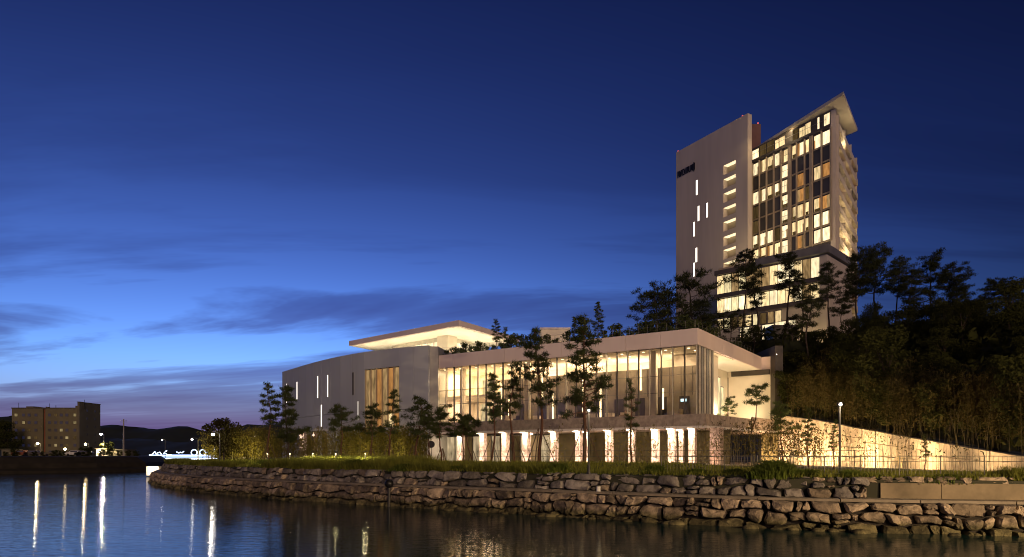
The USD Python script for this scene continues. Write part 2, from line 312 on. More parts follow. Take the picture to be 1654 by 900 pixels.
# far shore on the left and the far hills
fb = np.array([(-420, 60), (-250, 85), (-150, 103), (-96, 128), (-84, 140), (-79, 152), (-84, 172), (-100, 200), (-128, 260), (-220, 420)])
def inset(p, d):
    t = np.gradient(p, axis=0); t /= np.linalg.norm(t, axis=1, keepdims=True); return p + np.stack([-t[:, 1], t[:, 0]], 1) * d
ring = MB(); rows = [np.column_stack([inset(fb, o), np.full(len(fb), z)]) for o, z in ((0, -.6), (.6, .5), (2.2, 1.0), (2.6, 1.9), (4.6, 3.2), (6, 3.35), (60, 3.35))]
n = len(fb)
ring.add(np.vstack(rows), [[i * n + j, i * n + j + 1, (i + 1) * n + j + 1, (i + 1) * n + j] for i in range(len(rows) - 1) for j in range(n - 1)])
single('far_bank', ring, 'farbank', kind='structure')
g = MB(); g.prism(Polygon([tuple(p) for p in inset(fb, 6.5)] + [(-500, 420)]).buffer(0), .3, 3.3); g.box(-4500, 4500, 415, 5200, -2, 3.2); single('far_ground', g, 'ground', kind='structure')
def ridge(name, Y, px0, px1, prof, seed, depth):
    px = np.linspace(px0, px1, 240); top = np.interp(px, *zip(*prof)); X = (px - 827) / 1103 * Y
    z = EYE + (735 - top) / 1103 * Y; z = z + (meshkit.fbm(np.stack([X / (Y * .03), X * 0, X * 0 + seed], -1), 4) - .5) * Y * .012
    rows = []
    for k, (dy, hs) in enumerate(((-.6, 0), (-.35, .45), (-.12, .85), (0, 1), (.25, .8), (.7, 0))):
        yy = Y + dy * depth; wob = (meshkit.fbm(np.stack([X / (Y * .02), X * 0 + k, X * 0 + seed], -1), 3) - .5)
        rows.append(np.column_stack([X * (1 + 0 * dy), np.full_like(X, yy) + wob * depth * .15, np.where(hs > 0, 3 + (z - 3) * hs * (1 + .12 * wob * (hs < 1)), 2)]))
    n = len(px); single(name, MB().add(np.vstack(rows), [[i * n + j, i * n + j + 1, (i + 1) * n + j + 1, (i + 1) * n + j] for i in range(len(rows) - 1) for j in range(n - 1)]), 'farhill', kind='structure', smooth=True)
ridge('far_hills', 2600, -900, 2600, [(-900, 670), (-100, 676), (20, 672), (90, 690), (180, 688), (230, 689), (262, 694), (285, 690), (300, 692), (325, 690), (345, 695), (400, 688), (700, 680), (1600, 660), (2600, 670)], 3, 700)
ridge('near_hills', 1300, -900, 2600, [(-900, 700), (0, 708), (170, 707), (300, 712), (420, 703), (900, 700), (2600, 700)], 8, 400)

# ------------------------------------------------------------------ river wall: two tiers of fitted boulders with a ledge between
def rubble(s0, s1, h, size, rnd):
    """Fitted stone outlines in a strip [s0,s1] x [0,h]: uneven courses of blocks with slanting joints, some split in two; size(s) gives (width, height)."""
    out, seed = [], rnd.randrange(999); n = max(1, round(h / size(s0)[1]))
    def edge(k, s):
        amp = 0 if k in (0, n) else .34 * h / n
        return h * k / n + amp * (2 * float(meshkit.noise(np.array([s * .55, k * 7.7, seed]))) - 1) + (amp * .5 * math.sin(s * 2.3 + k))
    for k in range(n):
        s, sl = s0 + rnd.uniform(0, .4), 0.0
        while s < s1:
            w = size(s)[0] * rnd.choice([.42, .6, .8, 1, 1.15, 1.4, 1.75]); e = s + w; sr = rnd.uniform(-.16, .16)
            j = lambda a=.045: rnd.uniform(-a, a)
            def quad(f0, f1, a, b):
                z = lambda q, f: edge(k, q) + (edge(k + 1, q) - edge(k, q)) * f
                m = (a + b) / 2; P = [(a - sl, z(a, f0) + j()), (m + j(.12), z(m, f0) + j(.04)), (b - sr, z(b, f0) + j()), (b + j(.05), z(b, (f0 + f1) / 2)), (b + sr, z(b, f1) + j()), (m + j(.15), z(m, f1) + j(.05)), (a + sl, z(a, f1) + j()), (a + j(.05), z(a, (f0 + f1) / 2))]
                q = Polygon(P).buffer(0).buffer(-.022)
                if q.geom_type != 'Polygon' or q.area < .012: return
                r = min(.07, .22 * math.sqrt(q.area)); q2 = q.buffer(-r).buffer(r, quad_segs=2); q2 = q2 if q2.geom_type == 'Polygon' and not q2.is_empty else q
                out.append(q2)
            if rnd.random() < .14 and w < size(s)[0] * 1.2: c = rnd.uniform(.4, .65); quad(0, c, s, e); quad(c, 1, s, e)
            else: quad(0, 1, s, e)
            s, sl = e, sr
    return out
def stone_mesh(q, place_fn, rnd, bulge=.20):
    k = 12; L = q.exterior.length; ring = np.array([q.exterior.interpolate(L * i / k).coords[0] for i in range(k)]); c = ring.mean(0)
    ring = c + (ring - c) * np.array([rnd.uniform(.84, 1.05) for _ in range(k)])[:, None]
    tilt = (rnd.uniform(-.4, .4), rnd.uniform(-.5, .5)); b = bulge * rnd.uniform(.6, 1.6); proud = rnd.uniform(-.08, .20)
    V = []
    for sc, d in ((.96, -.35), (1.0, 0.0), (.95, .6 * b), (.74, .92 * b)):
        for p in ring:
            e = c + (p - c) * sc; V.append((e[0] + rnd.uniform(-.02, .02), e[1] + rnd.uniform(-.015, .015), d + (proud + (e - c) @ tilt * .5 + rnd.uniform(-.055, .055) if d >= 0 else 0)))
    V.append((c[0], c[1], b + proud + rnd.uniform(-.03, .03)))
    F = [[a * k + j, a * k + (j + 1) % k, (a + 1) * k + (j + 1) % k, (a + 1) * k + j] for a in range(3) for j in range(k)]
    f = [[x[0], x[1], x[2]] for x in F] + [[x[0], x[2], x[3]] for x in F] + [[3 * k + j, 3 * k + (j + 1) % k, 4 * k] for j in range(k)]
    return MB().add(place_fn(np.array(V)), f)
rnd = random.Random(4)
S_R = 13.0
def lower_place(V): z = V[:, 1] - .25; p = shore(V[:, 0], (z + .25) * .30 - V[:, 2]); return np.column_stack([p, z])
LB = MB(); lv = np.linspace(0, S_END, 150); rows = [np.column_stack([shore(lv, o), np.full(len(lv), z)]) for o, z in ((.12, -.6), (.62, 1.34), (1.9, 1.38))]; nn = len(lv)
LB.add(np.vstack(rows), [[i * nn + j, i * nn + j + 1, (i + 1) * nn + j + 1, (i + 1) * nn + j] for i in range(2) for j in range(nn - 1)])
t = thing('stone_river_wall', 'lower tier of fitted boulders rising straight out of the water along the whole bank', 'river wall', (*shore(10.), 0))
part(t, 'rubble_core', LB, 'joint')
lower = rubble(S_R - 4, S_END - 1, 1.62, lambda s: (.82 if s < 62 else 1.2, .50), rnd)
lower.sort(key=lambda q: q.centroid.x)
for q in lower[:299]: part(t, 'stone', stone_mesh(q, lower_place, rnd), 'granite', smooth=24)
rest = MB()
for q in lower[299:]: m = stone_mesh(q, lower_place, rnd); rest.add(*m.arrays())
if rest.n: part(t, 'small_stones', rest, 'granite', kind='stuff')
# ledge: a row of long kerb slabs
t = thing('ledge_kerb', 'narrow pale concrete ledge running between the two tiers of boulders', 'ledge', (*shore(10., 1.), 1.4))
s = S_R - 4
while s < S_END - 2:
    L = rnd.uniform(3.4, 4.4) * (1 if s < 60 else 1.6); q = MB(); a = np.linspace(s, s + L - .04, 5); dz = rnd.uniform(-.02, .02)
    inn, out = shore(a, 1.75), shore(a, .52); n = 5
    V = np.vstack([np.column_stack([out, np.full(n, 1.36)]), np.column_stack([out, np.full(n, 1.49 + dz)]), np.column_stack([inn, np.full(n, 1.50 + dz)])])
    part(t, 'kerb_slab', q.add(V, [[r * n + j, r * n + j + 1, (r + 1) * n + j + 1, (r + 1) * n + j] for r in range(2) for j in range(n - 1)] + [[0, n, 2 * n, 2 * n], [n - 1, 2 * n - 1, 3 * n - 1, 3 * n - 1]]), 'ledge'); s += L
S_CON = shore_s(1432)
def upper_place(V): p = shore(V[:, 0], 1.62 + V[:, 1] * .38 - V[:, 2]); return np.column_stack([p, 1.46 + V[:, 1]])
t = thing('boulder_bank', 'upper tier of loose grey boulders between the ledge and the grass', 'boulder wall', (*shore(40., 1.7), 1.5))
UB = MB(); lv = np.linspace(S_CON, S_END, 140); nn = len(lv); rows = [np.column_stack([shore(lv, o), np.full(nn, z)]) for o, z in ((1.7, 1.40), (2.15, 2.36), (3.2, 2.44))]
UB.add(np.vstack(rows), [[i * nn + j, i * nn + j + 1, (i + 1) * nn + j + 1, (i + 1) * nn + j] for i in range(2) for j in range(nn - 1)]); part(t, 'rubble_core', UB, 'joint')
up = rubble(S_CON + .2, S_END - 2, 1.04, lambda s: (.80 if s < 40 else 1.0, .52), rnd); up.sort(key=lambda q: q.centroid.x)
for q in up[:299]: part(t, 'stone', stone_mesh(q, upper_place, rnd, .26), 'granite_grey' if rnd.random() < .8 else 'granite', smooth=38)
rest = MB()
for q in up[299:]: rest.add(*stone_mesh(q, upper_place, rnd).arrays())
if rest.n: part(t, 'small_stones', rest, 'granite_grey', kind='stuff')
# concrete wall at the right with boulders lying on top
t = thing('concrete_river_wall', 'long low stained concrete wall above the ledge at the right end of the bank', 'concrete wall', (*shore(15., 1.8), 1.45))
s = S_R - 8
while s < S_CON - .1:
    e = min(s + 3.6, S_CON - .1); a = np.linspace(s, e - .03, 4); V = []
    for o, z in ((1.62, 1.45), (1.66, 2.24), (2.4, 2.26), (2.4, 1.4)): V.append(np.column_stack([shore(a, o), np.full(4, z)]))
    part(t, 'wall_panel', MB().add(np.vstack(V), [[r * 4 + j, r * 4 + j + 1, (r + 1) * 4 + j + 1, (r + 1) * 4 + j] for r in range(3) for j in range(3)] + [[0, 4, 8, 12], [3, 7, 11, 15]]), 'concrete'); s = e
t = thing('coping_boulders', 'row of small boulders lying along the top of the concrete wall', 'boulder row', (*shore(15., 2.2), 2.3))
def cop_place(V): p = shore(V[:, 0], 2.0 + V[:, 1] * .5 - V[:, 2]); return np.column_stack([p, 2.22 + V[:, 1]])
for q in rubble(S_R - 6, S_CON, .34, lambda s: (.8, .34), rnd): part(t, 'stone', stone_mesh(q, cop_place, rnd), 'granite', smooth=38)
for i in range(16):   # fallen stones at the water's edge
    s = S_R + rnd.uniform(0, 42); c = shore(s, -.25 - rnd.random() * .35); r = rnd.uniform(.22, .5)
    m = trimesh.creation.icosphere(subdivisions=1, radius=r); v = m.vertices * (1, .8, .42) * np.array([[rnd.uniform(.85, 1.1)] for _ in range(len(m.vertices))]) + [c[0], c[1], .02]
    single('fallen_stone', MB().add(v, m.faces), 'granite', f'flat fallen stone lying half under water at the foot of the boulder wall', 'stone', 'fallen stones at the waterline', smooth=40)

# ------------------------------------------------------------------ the low glass hall
H = HALL; zR, zB, zF, zS = 17.0, 15.28, 7.77, 6.45
hall = thing('glass_hall', 'long low hall with flat white roof and tall glass front over lit stone columns', 'hall', (*H.p(-18, 8), PROM))
m = MB(); m.prism([tuple(H.p(*q)) for q in ((-37.0, .2), (-.2, .2), (-.2, 26.2), (1.15, 26.2), (1.15, 34), (-37.0, 34))], zB + .03, zR - .05); part(hall, 'roof', m, 'plaster')
for i in range(9): m = MB(); m.box(-37.2 + i * 37.2 / 9 + .02, -37.2 + (i + 1) * 37.2 / 9 - .02, -.02, .2, zB, zR, H); part(hall, 'fascia_panel', m, 'fascia')
for i in range(6): m = MB(); m.box(-.2, .02, .002 + i * 26 / 6 + .012, (i + 1) * 26 / 6 - .012, zB, zR, H); part(hall, 'fascia_panel', m, 'fascia')
m = MB(); m.box(.03, 1.2, 26.0, 26.2, zB, zR, H); part(hall, 'fascia_panel', m, 'fascia')
m = MB(); m.box(-4.5, -.2, 5.35, 26.2, zB - .03, zB + .03, H); part(hall, 'soffit', m, 'soffit')
m = MB(); m.box(-37, -.2, .2, 14, zB - .10, zB + .02, H); part(hall, 'ceiling', m, 'ceiling')
m = MB(); m.box(-37.1, -.15, .1, 26, zF - .02, zF + .03, H); part(hall, 'floor', m, 'floor')
terr = Polygon([tuple(H.p(*q)) for q in ((-38.4, -.7), (1.0, -.7), (2.8, 23.4), (3.1, 30), (-38.4, 30))])
m = MB(); m.prism(terr, zS, zF - .03); part(hall, 'terrace_slab', m, 'slab')
for i in range(12):
    a, b = -38.4 + i * 39.4 / 12, -38.4 + (i + 1) * 39.4 / 12; m = MB(); m.box(a + .01, b - .01, -.86, -.7, zS + .22, zF + .12, H); part(hall, 'stone_band', m, 'stonewall')
p0, p1 = H.p(1.0, -.7), H.p(2.8, 23.4); TF = Frame(p0, p1 - p0); TL = np.linalg.norm(p1 - p0)
for i in range(7): m = MB(); m.box(i * TL / 7 + .01, (i + 1) * TL / 7 - .01, -.16, 0, zS + .22, zF + .12 + .25 * (i > 3), TF); part(hall, 'stone_band', m, 'stonewall')
m = MB(); m.box(-38.4, 1.12, -.9, -.7, zS - .06, zS + .2, H); m.box(0.05, TL, -.2, 0, zS - .06, zS + .2, TF); part(hall, 'slab_edge', m, 'plaster')
# glass front
NB = 28; bay = 36.8 / NB
for i in range(NB):
    u0 = -36.95 + i * bay; m = MB(); m.box(u0 + .03, u0 + bay - .03, .05, .07, zF + .03, zB, H); part(hall, 'glass_pane', m, 'glass')
for i in range(NB + 1):
    u0 = -36.95 + i * bay; m = MB(); m.box(u0 - .035, u0 + .035, -.012, .30, zF + .03, zB - .002, H); part(hall, 'mullion', m, 'mullion' if i % 2 else 'pale_mullion')
for z in (10.35, 12.2): m = MB(); m.box(-36.95, -.15, .04, .1, z - .025, z + .025, H); part(hall, 'transom', m, 'mullion')
NS = 6
for i in range(NS):
    a, b = .10 + i * 5.2 / NS, .10 + (i + 1) * 5.2 / NS
    m = MB(); m.box(-.16, -.14, a, b, zF + .03, zB, H); part(hall, 'glass_pane', m, 'glass')
    m = MB(); m.box(-.20, .0, b - .035, b + .035, zF + .03, zB - .002, H); part(hall, 'glass_fin', m, 'fin' if i % 2 else 'pale_mullion')
# side recess: glazed inner wall, end wall with dark beam
m = MB(); m.box(-4.6, -.45, 5.3, 5.5, zF, zB, H); part(hall, 'return_wall', m, 'cream')
m = MB(); m.box(-4.75, -4.6, 5.5, 26, zF, zB, H); part(hall, 'inner_wall', m, 'cream')
for i in range(5):
    a = 16.5 + i * 1.55; m = MB(); m.box(-4.6, -4.56, a, a + 1.35, zF + .1, 14.2 if i < 4 else 13, H); pn = part(hall, 'inner_window', m, 'frame'); m = MB(); m.box(-4.56, -4.55, a + .06, a + 1.29, zF + .16, 14.1 if i < 4 else 12.9, H); part(pn, 'pane', m, 'lit_hall')
m = MB(); m.box(-4.5, 1.2, 26.0, 26.2, zF, zB - .02, H); part(hall, 'end_wall', m, 'cream')
m = MB(); m.box(-4.0, 1.15, 25.6, 25.98, 14.55, zB - .04, H); part(hall, 'dark_beam', m, 'door_dark')
m = MB(); m.box(35.15, 36.2, 91.2, 100, 2.0, 18.2); part(hall, 'side_wall', m, 'door_dark')
# inside: dark timber screen, bright cove above, columns, light strips
m = MB(); m.box(-28.5, -.9, 4.6, 4.9, zF, 13.7, H); part(hall, 'timber_screen', m, 'dark_panel')
for u0 in np.arange(-28, -2, 2.7): m = MB(); m.box(u0, u0 + 1.2, 4.53, 4.59, zF, 10.3, H); part(hall, 'screen_door', m, 'door_dark')
for u0 in np.arange(-27.8, -1.2, 1.35): m = MB(); m.box(u0 - .02, u0 + .02, 4.55, 4.6, 10.4, 13.6, H); part(hall, 'screen_joint', m, 'door_dark')
m = MB(); m.box(-37, -.9, 9.5, 9.8, zF, zB - .1, H); part(hall, 'back_wall', m, 'ceiling')
m = MB(); m.box(-1.1, -.9, 4.9, 9.5, zF, zB - .1, H); part(hall, 'side_partition', m, 'ceiling')
m = MB(); m.box(-37.15, -36.95, .3, 9.5, zF, zB - .1, H); part(hall, 'side_partition', m, 'ceiling')
m = MB(); m.box(-36.9, -28.5, 3.2, 9.4, 11.3, 11.7, H); part(hall, 'gallery_floor', m, 'ceiling')
m = MB(); m.box(-36.9, -28.5, 3.15, 3.2, 11.7, 12.7, H); part(hall, 'gallery_rail', m, 'glass')
for u0, wd, z0, z1, mm in ((-35.5, 1.5, 8, 11, 'lit_hall'), (-33, 1.1, 8, 10.6, 'door_dark'), (-31, 1.7, 8.2, 11, 'lit_cream'), (-35.2, 2, 12.0, 14.4, 'lit_hall'), (-31.8, 1.9, 11.9, 14, 'dark_panel'), (-29.6, .7, 8, 14.4, 'pale_mullion')):
    m = MB(); m.box(u0, u0 + wd, 9.38, 9.46, z0, z1, H); part(hall, 'wall_panel', m, mm)
for px in (748, 852, 1057): u0 = H.u_at(px, 1.6); m = MB(); m.box(u0 - .3, u0 + .3, 1.3, 1.9, zF, zB - .1, H); part(hall, 'inner_column', m, 'cream')
for px, z0, z1 in ((797, 8, 13.6), (811, 8, 13), (822, 8, 11), (876, 11, 14), (893, 8, 11.6), (942, 8, 14), (970, 8, 12), (1035, 11.2, 14.2), (1071, 8, 11.3), (1131, 8, 14)):
    u0 = H.u_at(px, 4.45); m = MB(); m.box(u0 - .09, u0 + .09, 4.40, 4.5, z0, z1, H); part(hall, 'light_strip', m, 'strip')
u0 = H.u_at(1104, 3.0); m = MB(); m.box(u0 - .32, u0 + .32, 3.0, 3.06, 9.55, 9.85, H); part(hall, 'exit_sign', m, 'exit')
m = MB()
for px in (760, 868, 905, 958, 985, 1010): u0 = H.u_at(px, 2.6); m.box(u0 - .5, u0 + .5, 2.3, 2.9, zF + .03, zF + .78, H)
part(hall, 'white_tables', m, 'cream')
for i in range(6): rect(hall, (*H.p(-33.5 + i * 6, 2.4), zB - .13), (0, 0, -1), 1.6, 1.6, 7.2 if i > 0 else 4, (1, .73, .46), 'hall_light')
for i in range(4): rect(hall, (*H.p(-24.5 + i * 7, 7.0), 12.5), (0, 0, 1), 5, 1.2, 5.2, (1, .75, .49), 'cove_light')
for u0 in (-35, -31): rect(hall, (*H.p(u0, 5.5), zB - .13), (0, 0, -1), 2.4, 2.4, 6, (1, .76, .48), 'gallery_light'); rect(hall, (*H.p(u0, 5.5), 11.28), (0, 0, -1), 2.0, 2.0, 4.5, (1, .74, .46), 'gallery_light')
rect(hall, (*H.p(-2.3, 12), zF + .3), (0, 0, 1), 1.0, 12, 5, (1, .75, .48), 'terrace_light'); rect(hall, (*H.p(-1.2, 23.5), zF + .3), (-.1, .62, 1), 3, .6, 6, (1, .76, .44), 'terrace_light')
for i in range(14):
    for v0 in (1.3, 3.4): u0 = -35.5 + i * 2.62; m = MB(); m.box(u0 - .11, u0 + .11, v0 - .11, v0 + .11, zB - .16, zB - .10, H); part(hall, 'ceiling_lamp', m, 'ceil_lamp')
for u0, v0, a in ((-26.4, 2.4, 0), (-24.9, 3.1, 1), (-17.5, 2.2, 0), (-15.8, 3.0, 1), (-9.6, 2.4, 0), (-4.8, 2.1, 1), (-3.2, 2.9, 0)):   # lounge chairs
    m = MB(); m.box(u0 - .42, u0 + .42, v0 - .4, v0 + .4, zF + .12, zF + .46, H); m.box(u0 - .42, u0 + .42, v0 + .25, v0 + .42, zF + .46, zF + .95, H) if a else m.box(u0 + .26, u0 + .43, v0 - .4, v0 + .4, zF + .46, zF + .95, H); part(hall, 'lounge_chair', m, 'door_dark' if a else 'tower_fin')
# ground floor
m = MB(); m.box(-38, 1.0, 8, 8.3, 2.3, zS, H); part(hall, 'lower_back_wall', m, 'olive_wall')
m = MB(); m.box(-38.2, 3, -3.5, 24, 2.3, 2.56, H); part(hall, 'plaza_floor', m, 'paving')
m = MB(); m.box(1.0, 3, 22, 22.3, 2.3, zS, H); part(hall, 'lower_back_wall', m, 'olive_wall')
for i in range(11):
    u0 = -37 + i * 1.55; m = MB(); m.box(u0, u0 + 1.45, 3.4, 3.5, 2.6, 6.2, H); pn = part(hall, 'lower_window', m, 'frame'); m = MB(); m.box(u0 + .06, u0 + 1.39, 3.37, 3.4, 2.7, 6.1, H); part(pn, 'pane', m, ('lit_lower', 'lit_lower', 'lit_dim', 'lit_lower', 'curtain_dim')[i % 5])
colpx = [(1155, .55, .3), (1117, .34, .3), (1084, .36, .3), (1057, .36, .3), (1019, .3, .3), (982, .36, .3), (933, .34, .3), (893, .36, .3), (848, .36, .3), (814, .36, .3), (778, .34, .3), (742, .34, .3), (946, .28, 4.5), (858, .28, 4.5), (1100, .26, 5)]
for px, hw, v0 in colpx:
    u0 = H.u_at(px, v0); m = MB(); m.box(u0 - hw, u0 + hw, v0, v0 + 2 * hw, 2.5, zS, H); part(hall, 'column', m, 'column', 'wide pink stone pier at the corner' if px == 1155 else None)
    if px != 1155:
        m = MB(); m.box(u0 - .22, u0 + .22, v0 - .75, v0 - .35, zS - .07, zS - .01, H); part(hall, 'downlight_lens', m, 'lens')
        rect(hall, (*H.p(u0, v0 - .8), zS - .10), (.0, .2, -1), .5, .4, 42, (1, .74, .50), 'downlight'); rect(hall, (*H.p(u0, v0 - .8), 2.62), (0, .22, 1), .4, .3, 26, (1, .74, .52), 'uplight')
    else: rect(hall, (*H.p(u0, v0 - 1.2), 2.7), (.1, .5, 1), .5, .3, 14, (1, .56, .33), 'uplight')
# curved wing at the left end
wp = np.array([(-11.1, 90.8), (-19, 95.3), (-30.1, 106.3), (-40.4, 120)]); ws = np.r_[0, np.cumsum(np.linalg.norm(np.diff(wp, axis=0), axis=1))]; wc = CubicSpline(ws, wp); WEND = ws[-1]; zW = 18.2
tt = np.linspace(0, WEND, 2000); wpos = wc(tt); wpx = 827 + 1103 * wpos[:, 0] / wpos[:, 1]
def w_t(px): return tt[np.argmin(np.abs(wpx - px))]
def wframe(a, b): A, B = wc(a), wc(b); return Frame(B, A - B), np.linalg.norm(A - B)
inn = []
for a in np.linspace(0, WEND, 14):
    d = wc(a, 1); d /= np.linalg.norm(d); inn.append(tuple(wc(a) + np.array([d[1], -d[0]]) * .44))
m = MB(); m.prism(Polygon(inn + [(-36, 124.5), (-8.6, 97.5), (-9.9, 91.5)]).buffer(0), 2.2, zW - .06); part(hall, 'wing_body', m, 'fin')
tw0, tw1 = w_t(644.5), w_t(589)
edges = list(np.linspace(0, tw0, 3)) + [tw1] + list(np.linspace(tw1, WEND, 11)[1:])
for a, b in zip(edges[:-1], edges[1:]):
    Fw, L = wframe(a, b); win = abs(a - tw0) < .01
    for z0, z1 in (((2.3, 7.35), (15.7, zW)) if win else ((2.3, 9.72), (9.79, zW))):
        m = MB(); m.box(.02 if not win else 0, L - .02, 0, .42, z0, z1, Fw); part(hall, 'wing_panel', m, 'wing')
    if win:
        m = MB(); m.box(0, L, .30, .40, 7.35, 15.7, Fw); pn = part(hall, 'wing_window', m, 'frame'); wd = L / 6
        for i in range(6):
            m = MB(); m.box(i * wd + .05, (i + 1) * wd - .05, .27, .30, 9.4 if i > 3 else 7.5, 15.6, Fw); part(pn, 'pane', m, 'curtain' if i not in (2, 4) else 'lit_orange')
            if i > 3: m = MB(); m.box(i * wd + .05, (i + 1) * wd - .05, .27, .30, 7.5, 9.3, Fw); part(pn, 'pane', m, ('lit_warm', 'lit_orange')[i % 2])
        for i in range(7): m = MB(); m.box(i * wd - .05, i * wd + .05, .06, .30, 7.35, 15.7, Fw); part(hall, 'wing_mullion', m, 'tower_fin')
m = MB(); m.box(-.01, .44, -.0, .0001, 2.4, zW, wframe(0, .5)[0])
for px, y0, y1, mm in ((463, 620, 651, 'slit'), (480, 617, 645, 'slit'), (513.5, 608, 643, 'slit'), (529.5, 606, 641, 'slit'), (519.5, 654, 689, 'slit'), (469, 665, 684, 'slit_dim'), (578.5, 648, 679, 'slit_dim'), (570.5, 602, 638, 'door_dark')):
    a = w_t(px); Fw, L = wframe(a - .18, a + .18); Y = wc(a)[1]; z0, z1 = EYE + (735 - y1) / 1103 * Y, EYE + (735 - y0) / 1103 * Y
    m = MB(); m.box(L / 2 - .24, L / 2 + .24, -.05, .1, z0 - .08, z1 + .08, Fw); pn = part(hall, 'slit_window', m, 'fin'); m = MB(); m.box(L / 2 - .17, L / 2 + .17, -.056, -.05, z0, z1, Fw); part(pn, 'pane', m, mm)
for px in (503, 509, 525.5):    # lit posts of the side entrance
    a = w_t(px); Fw, L = wframe(a - .3, a + .3); m = MB(); m.box(L / 2 - .25, L / 2 + .25, -1.9, -1.4, 2.3, 7.2, Fw); part(hall, 'entrance_post', m, 'column'); rect(hall, (*Fw.p(L / 2, -2.2), 7.1), (0, .04, -1), .4, .3, 30, (1, .85, .66), 'downlight')
Fw, L = wframe(w_t(530), w_t(492)); m = MB(); m.box(0, L, -2.3, 0, 7.2, 7.6, Fw); part(hall, 'entrance_canopy', m, 'wing'); m = MB(); m.box(.3, L - .3, -.06, -.02, 2.5, 6.9, Fw); part(hall, 'entrance_glass', m, 'lit_dim')

# pavilion on the roof
pav = thing('roof_pavilion', 'flat white canopy with a glowing ceiling over a glass pavilion on the hall roof', 'pavilion', (-10, 112, zR))
A, B, C = np.array([-7.8, 100.]), np.array([-28.3, 118.5]), np.array([1.3, 115.6]); ab, ac = B - A, C - A
m = MB(); m.prism([tuple(A), tuple(C), tuple(C + ab), tuple(B)], 22.55, 23.37); part(pav, 'canopy', m, 'fascia')
e = .015; m = MB(); m.prism([tuple(A + ab * e + ac * e), tuple(A + ac * (1 - e) + ab * e), tuple(A + ab + ac - (ab + ac) * e), tuple(A + ab * (1 - e) + ac * e)], 22.5, 22.545); part(pav, 'glowing_ceiling', m, 'soffit')
def q(a, c): return A + ab * a + ac * c
for (a0, c0), (a1, c1), nn in (((.24, .26), (.75, .26), 9), ((.24, .26), (.24, .95), 6)):
    for i in range(nn):
        P0, P1 = q(a0 + (a1 - a0) * i / nn, c0 + (c1 - c0) * i / nn), q(a0 + (a1 - a0) * (i + 1) / nn, c0 + (c1 - c0) * (i + 1) / nn)
        if P1[0] < P0[0]: P0, P1 = P1, P0
        Fp = Frame(P0, P1 - P0); L = np.linalg.norm(P1 - P0)
        m = MB(); m.box(.0, L, .06, .16, zR, 22.5, Fp); pn = part(pav, 'window', m, 'pale_mullion'); m = MB(); m.box(.07, L - .07, .02, .06, zR + .1, 21.8, Fp); part(pn, 'pane', m, 'lit_cream')
P0 = q(.27, .215); P1 = q(.19, .27); m = MB(); m.prism([tuple(q(.30, .22)), tuple(q(.21, .22)), tuple(q(.21, .36)), tuple(q(.30, .36))], zR, 22.5); part(pav, 'corner_pier', m, 'cream')
for a, c in ((.1, .1), (.35, .1), (.6, .1), (.85, .1), (.1, .4), (.1, .7)): P0 = q(a, c); rect(pav, (*P0, zR + .4), (0, 0, 1), 1.4, 1.4, 9.5, (1, .80, .50), 'uplight')
sb = thing('stair_house', 'small cream stair house on the hall roof right of the glowing pavilion', 'roof hut', (6.2, 104, zR))
m = MB(); m.box(4.3, 8.4, 100, 105, zR - .1, 22.0); part(sb, 'wall', m, 'cream'); m = MB(); m.box(4.1, 8.6, 99.8, 105.2, 22.0, 22.25); part(sb, 'roof', m, 'plaster')
rect(sb, (5.2, 97.5, zR + .2), (.05, .5, 1), 1.6, .3, 7, (1, .7, .35), 'uplight')
# roof parapet railing with planting
rl = thing('roof_railing', 'thin wire railing with slim posts along the edge of the hall roof', 'railing', (*H.p(-6, .8), zR))
for i in range(34):
    u0 = -36.5 + i * 1.09; m = MB(); m.tube([(*H.p(u0, .9), zR - .05), (*H.p(u0, .9), zR + 1.05)], .02, 5); part(rl, 'post', m, 'mullion')
for i in range(18):
    v0 = 1.2 + i * 1.4; m = MB(); m.tube([(*H.p(-.8, v0), zR - .05), (*H.p(-.8, v0), zR + 1.05)], .02, 5); part(rl, 'post', m, 'mullion')
for z in (.4, .78, 1.13): m = MB(); m.tube([(*H.p(-36.5, .9), zR + z), (*H.p(-.8, .9), zR + z), (*H.p(-.8, 25), zR + z)], .010, 4); part(rl, 'rail', m, 'mullion')

# ------------------------------------------------------------------ hotel tower
K = np.array([62.57, 134.0]); dL = np.array([-9.87, 17.4]) / 20.0; TW = Frame(K, -dL); sd = np.array([.5666, .824]); SF = Frame(K, sd)
tower = thing('hotel_tower', 'tall slim hotel tower with pale solid end wall, lit window grid and pointed roof canopy', 'tower', (*TW.p(-10, 6), 20.8))
Lc = K + dL * 20; Er = K + sd * 25
m = MB(); m.prism([tuple(K + .05 * (sd - dL * -1)), tuple(Er), tuple(Lc + sd * 25), tuple(Lc)], 20.0, 71.2); part(tower, 'body', m, 'tower_dark')
Q, R_, T_ = np.array([62.4, 128.5]), np.array([72.3, 142.9]), np.array([51.4, 149.7])
m = MB(); m.prism([tuple(Q), tuple(R_), tuple(R_ + dL * 24), tuple(T_ + np.array([1.5, 6]))], 71.45, 72.05); part(tower, 'roof_canopy', m, 'tower_beige')
rows_z = [66.3 - 3.17 * i for i in range(7)]
def U(zx): return TW.u_at(1060 + zx / 2.811)
colsU = [('A', 425, 437), ('B', 442, 467), ('C', 474, 499), ('D', 507, 532), ('E', 540, 566), ('F', 573, 600), ('G', 619, 637), ('H', 643, 673), ('I', 679, 695), ('J', 718, 748), ('K', 757, 789)]
W_, C_, O_, D_, X_ = 'lit_warm', 'lit_cream', 'lit_orange', 'lit_dim', 'dark_glass'
pattern = ['CCWWCWWCWCC', 'DXXXXCXXXXX', 'CCCWCCXOXWO', 'DDXXXCXODXX', 'DDXXXCWWWWO', 'CCCCDCWWWCC', 'WWWWWCXOXCC']
code = dict(W=W_, C=C_, O=O_, D=D_, X=X_)
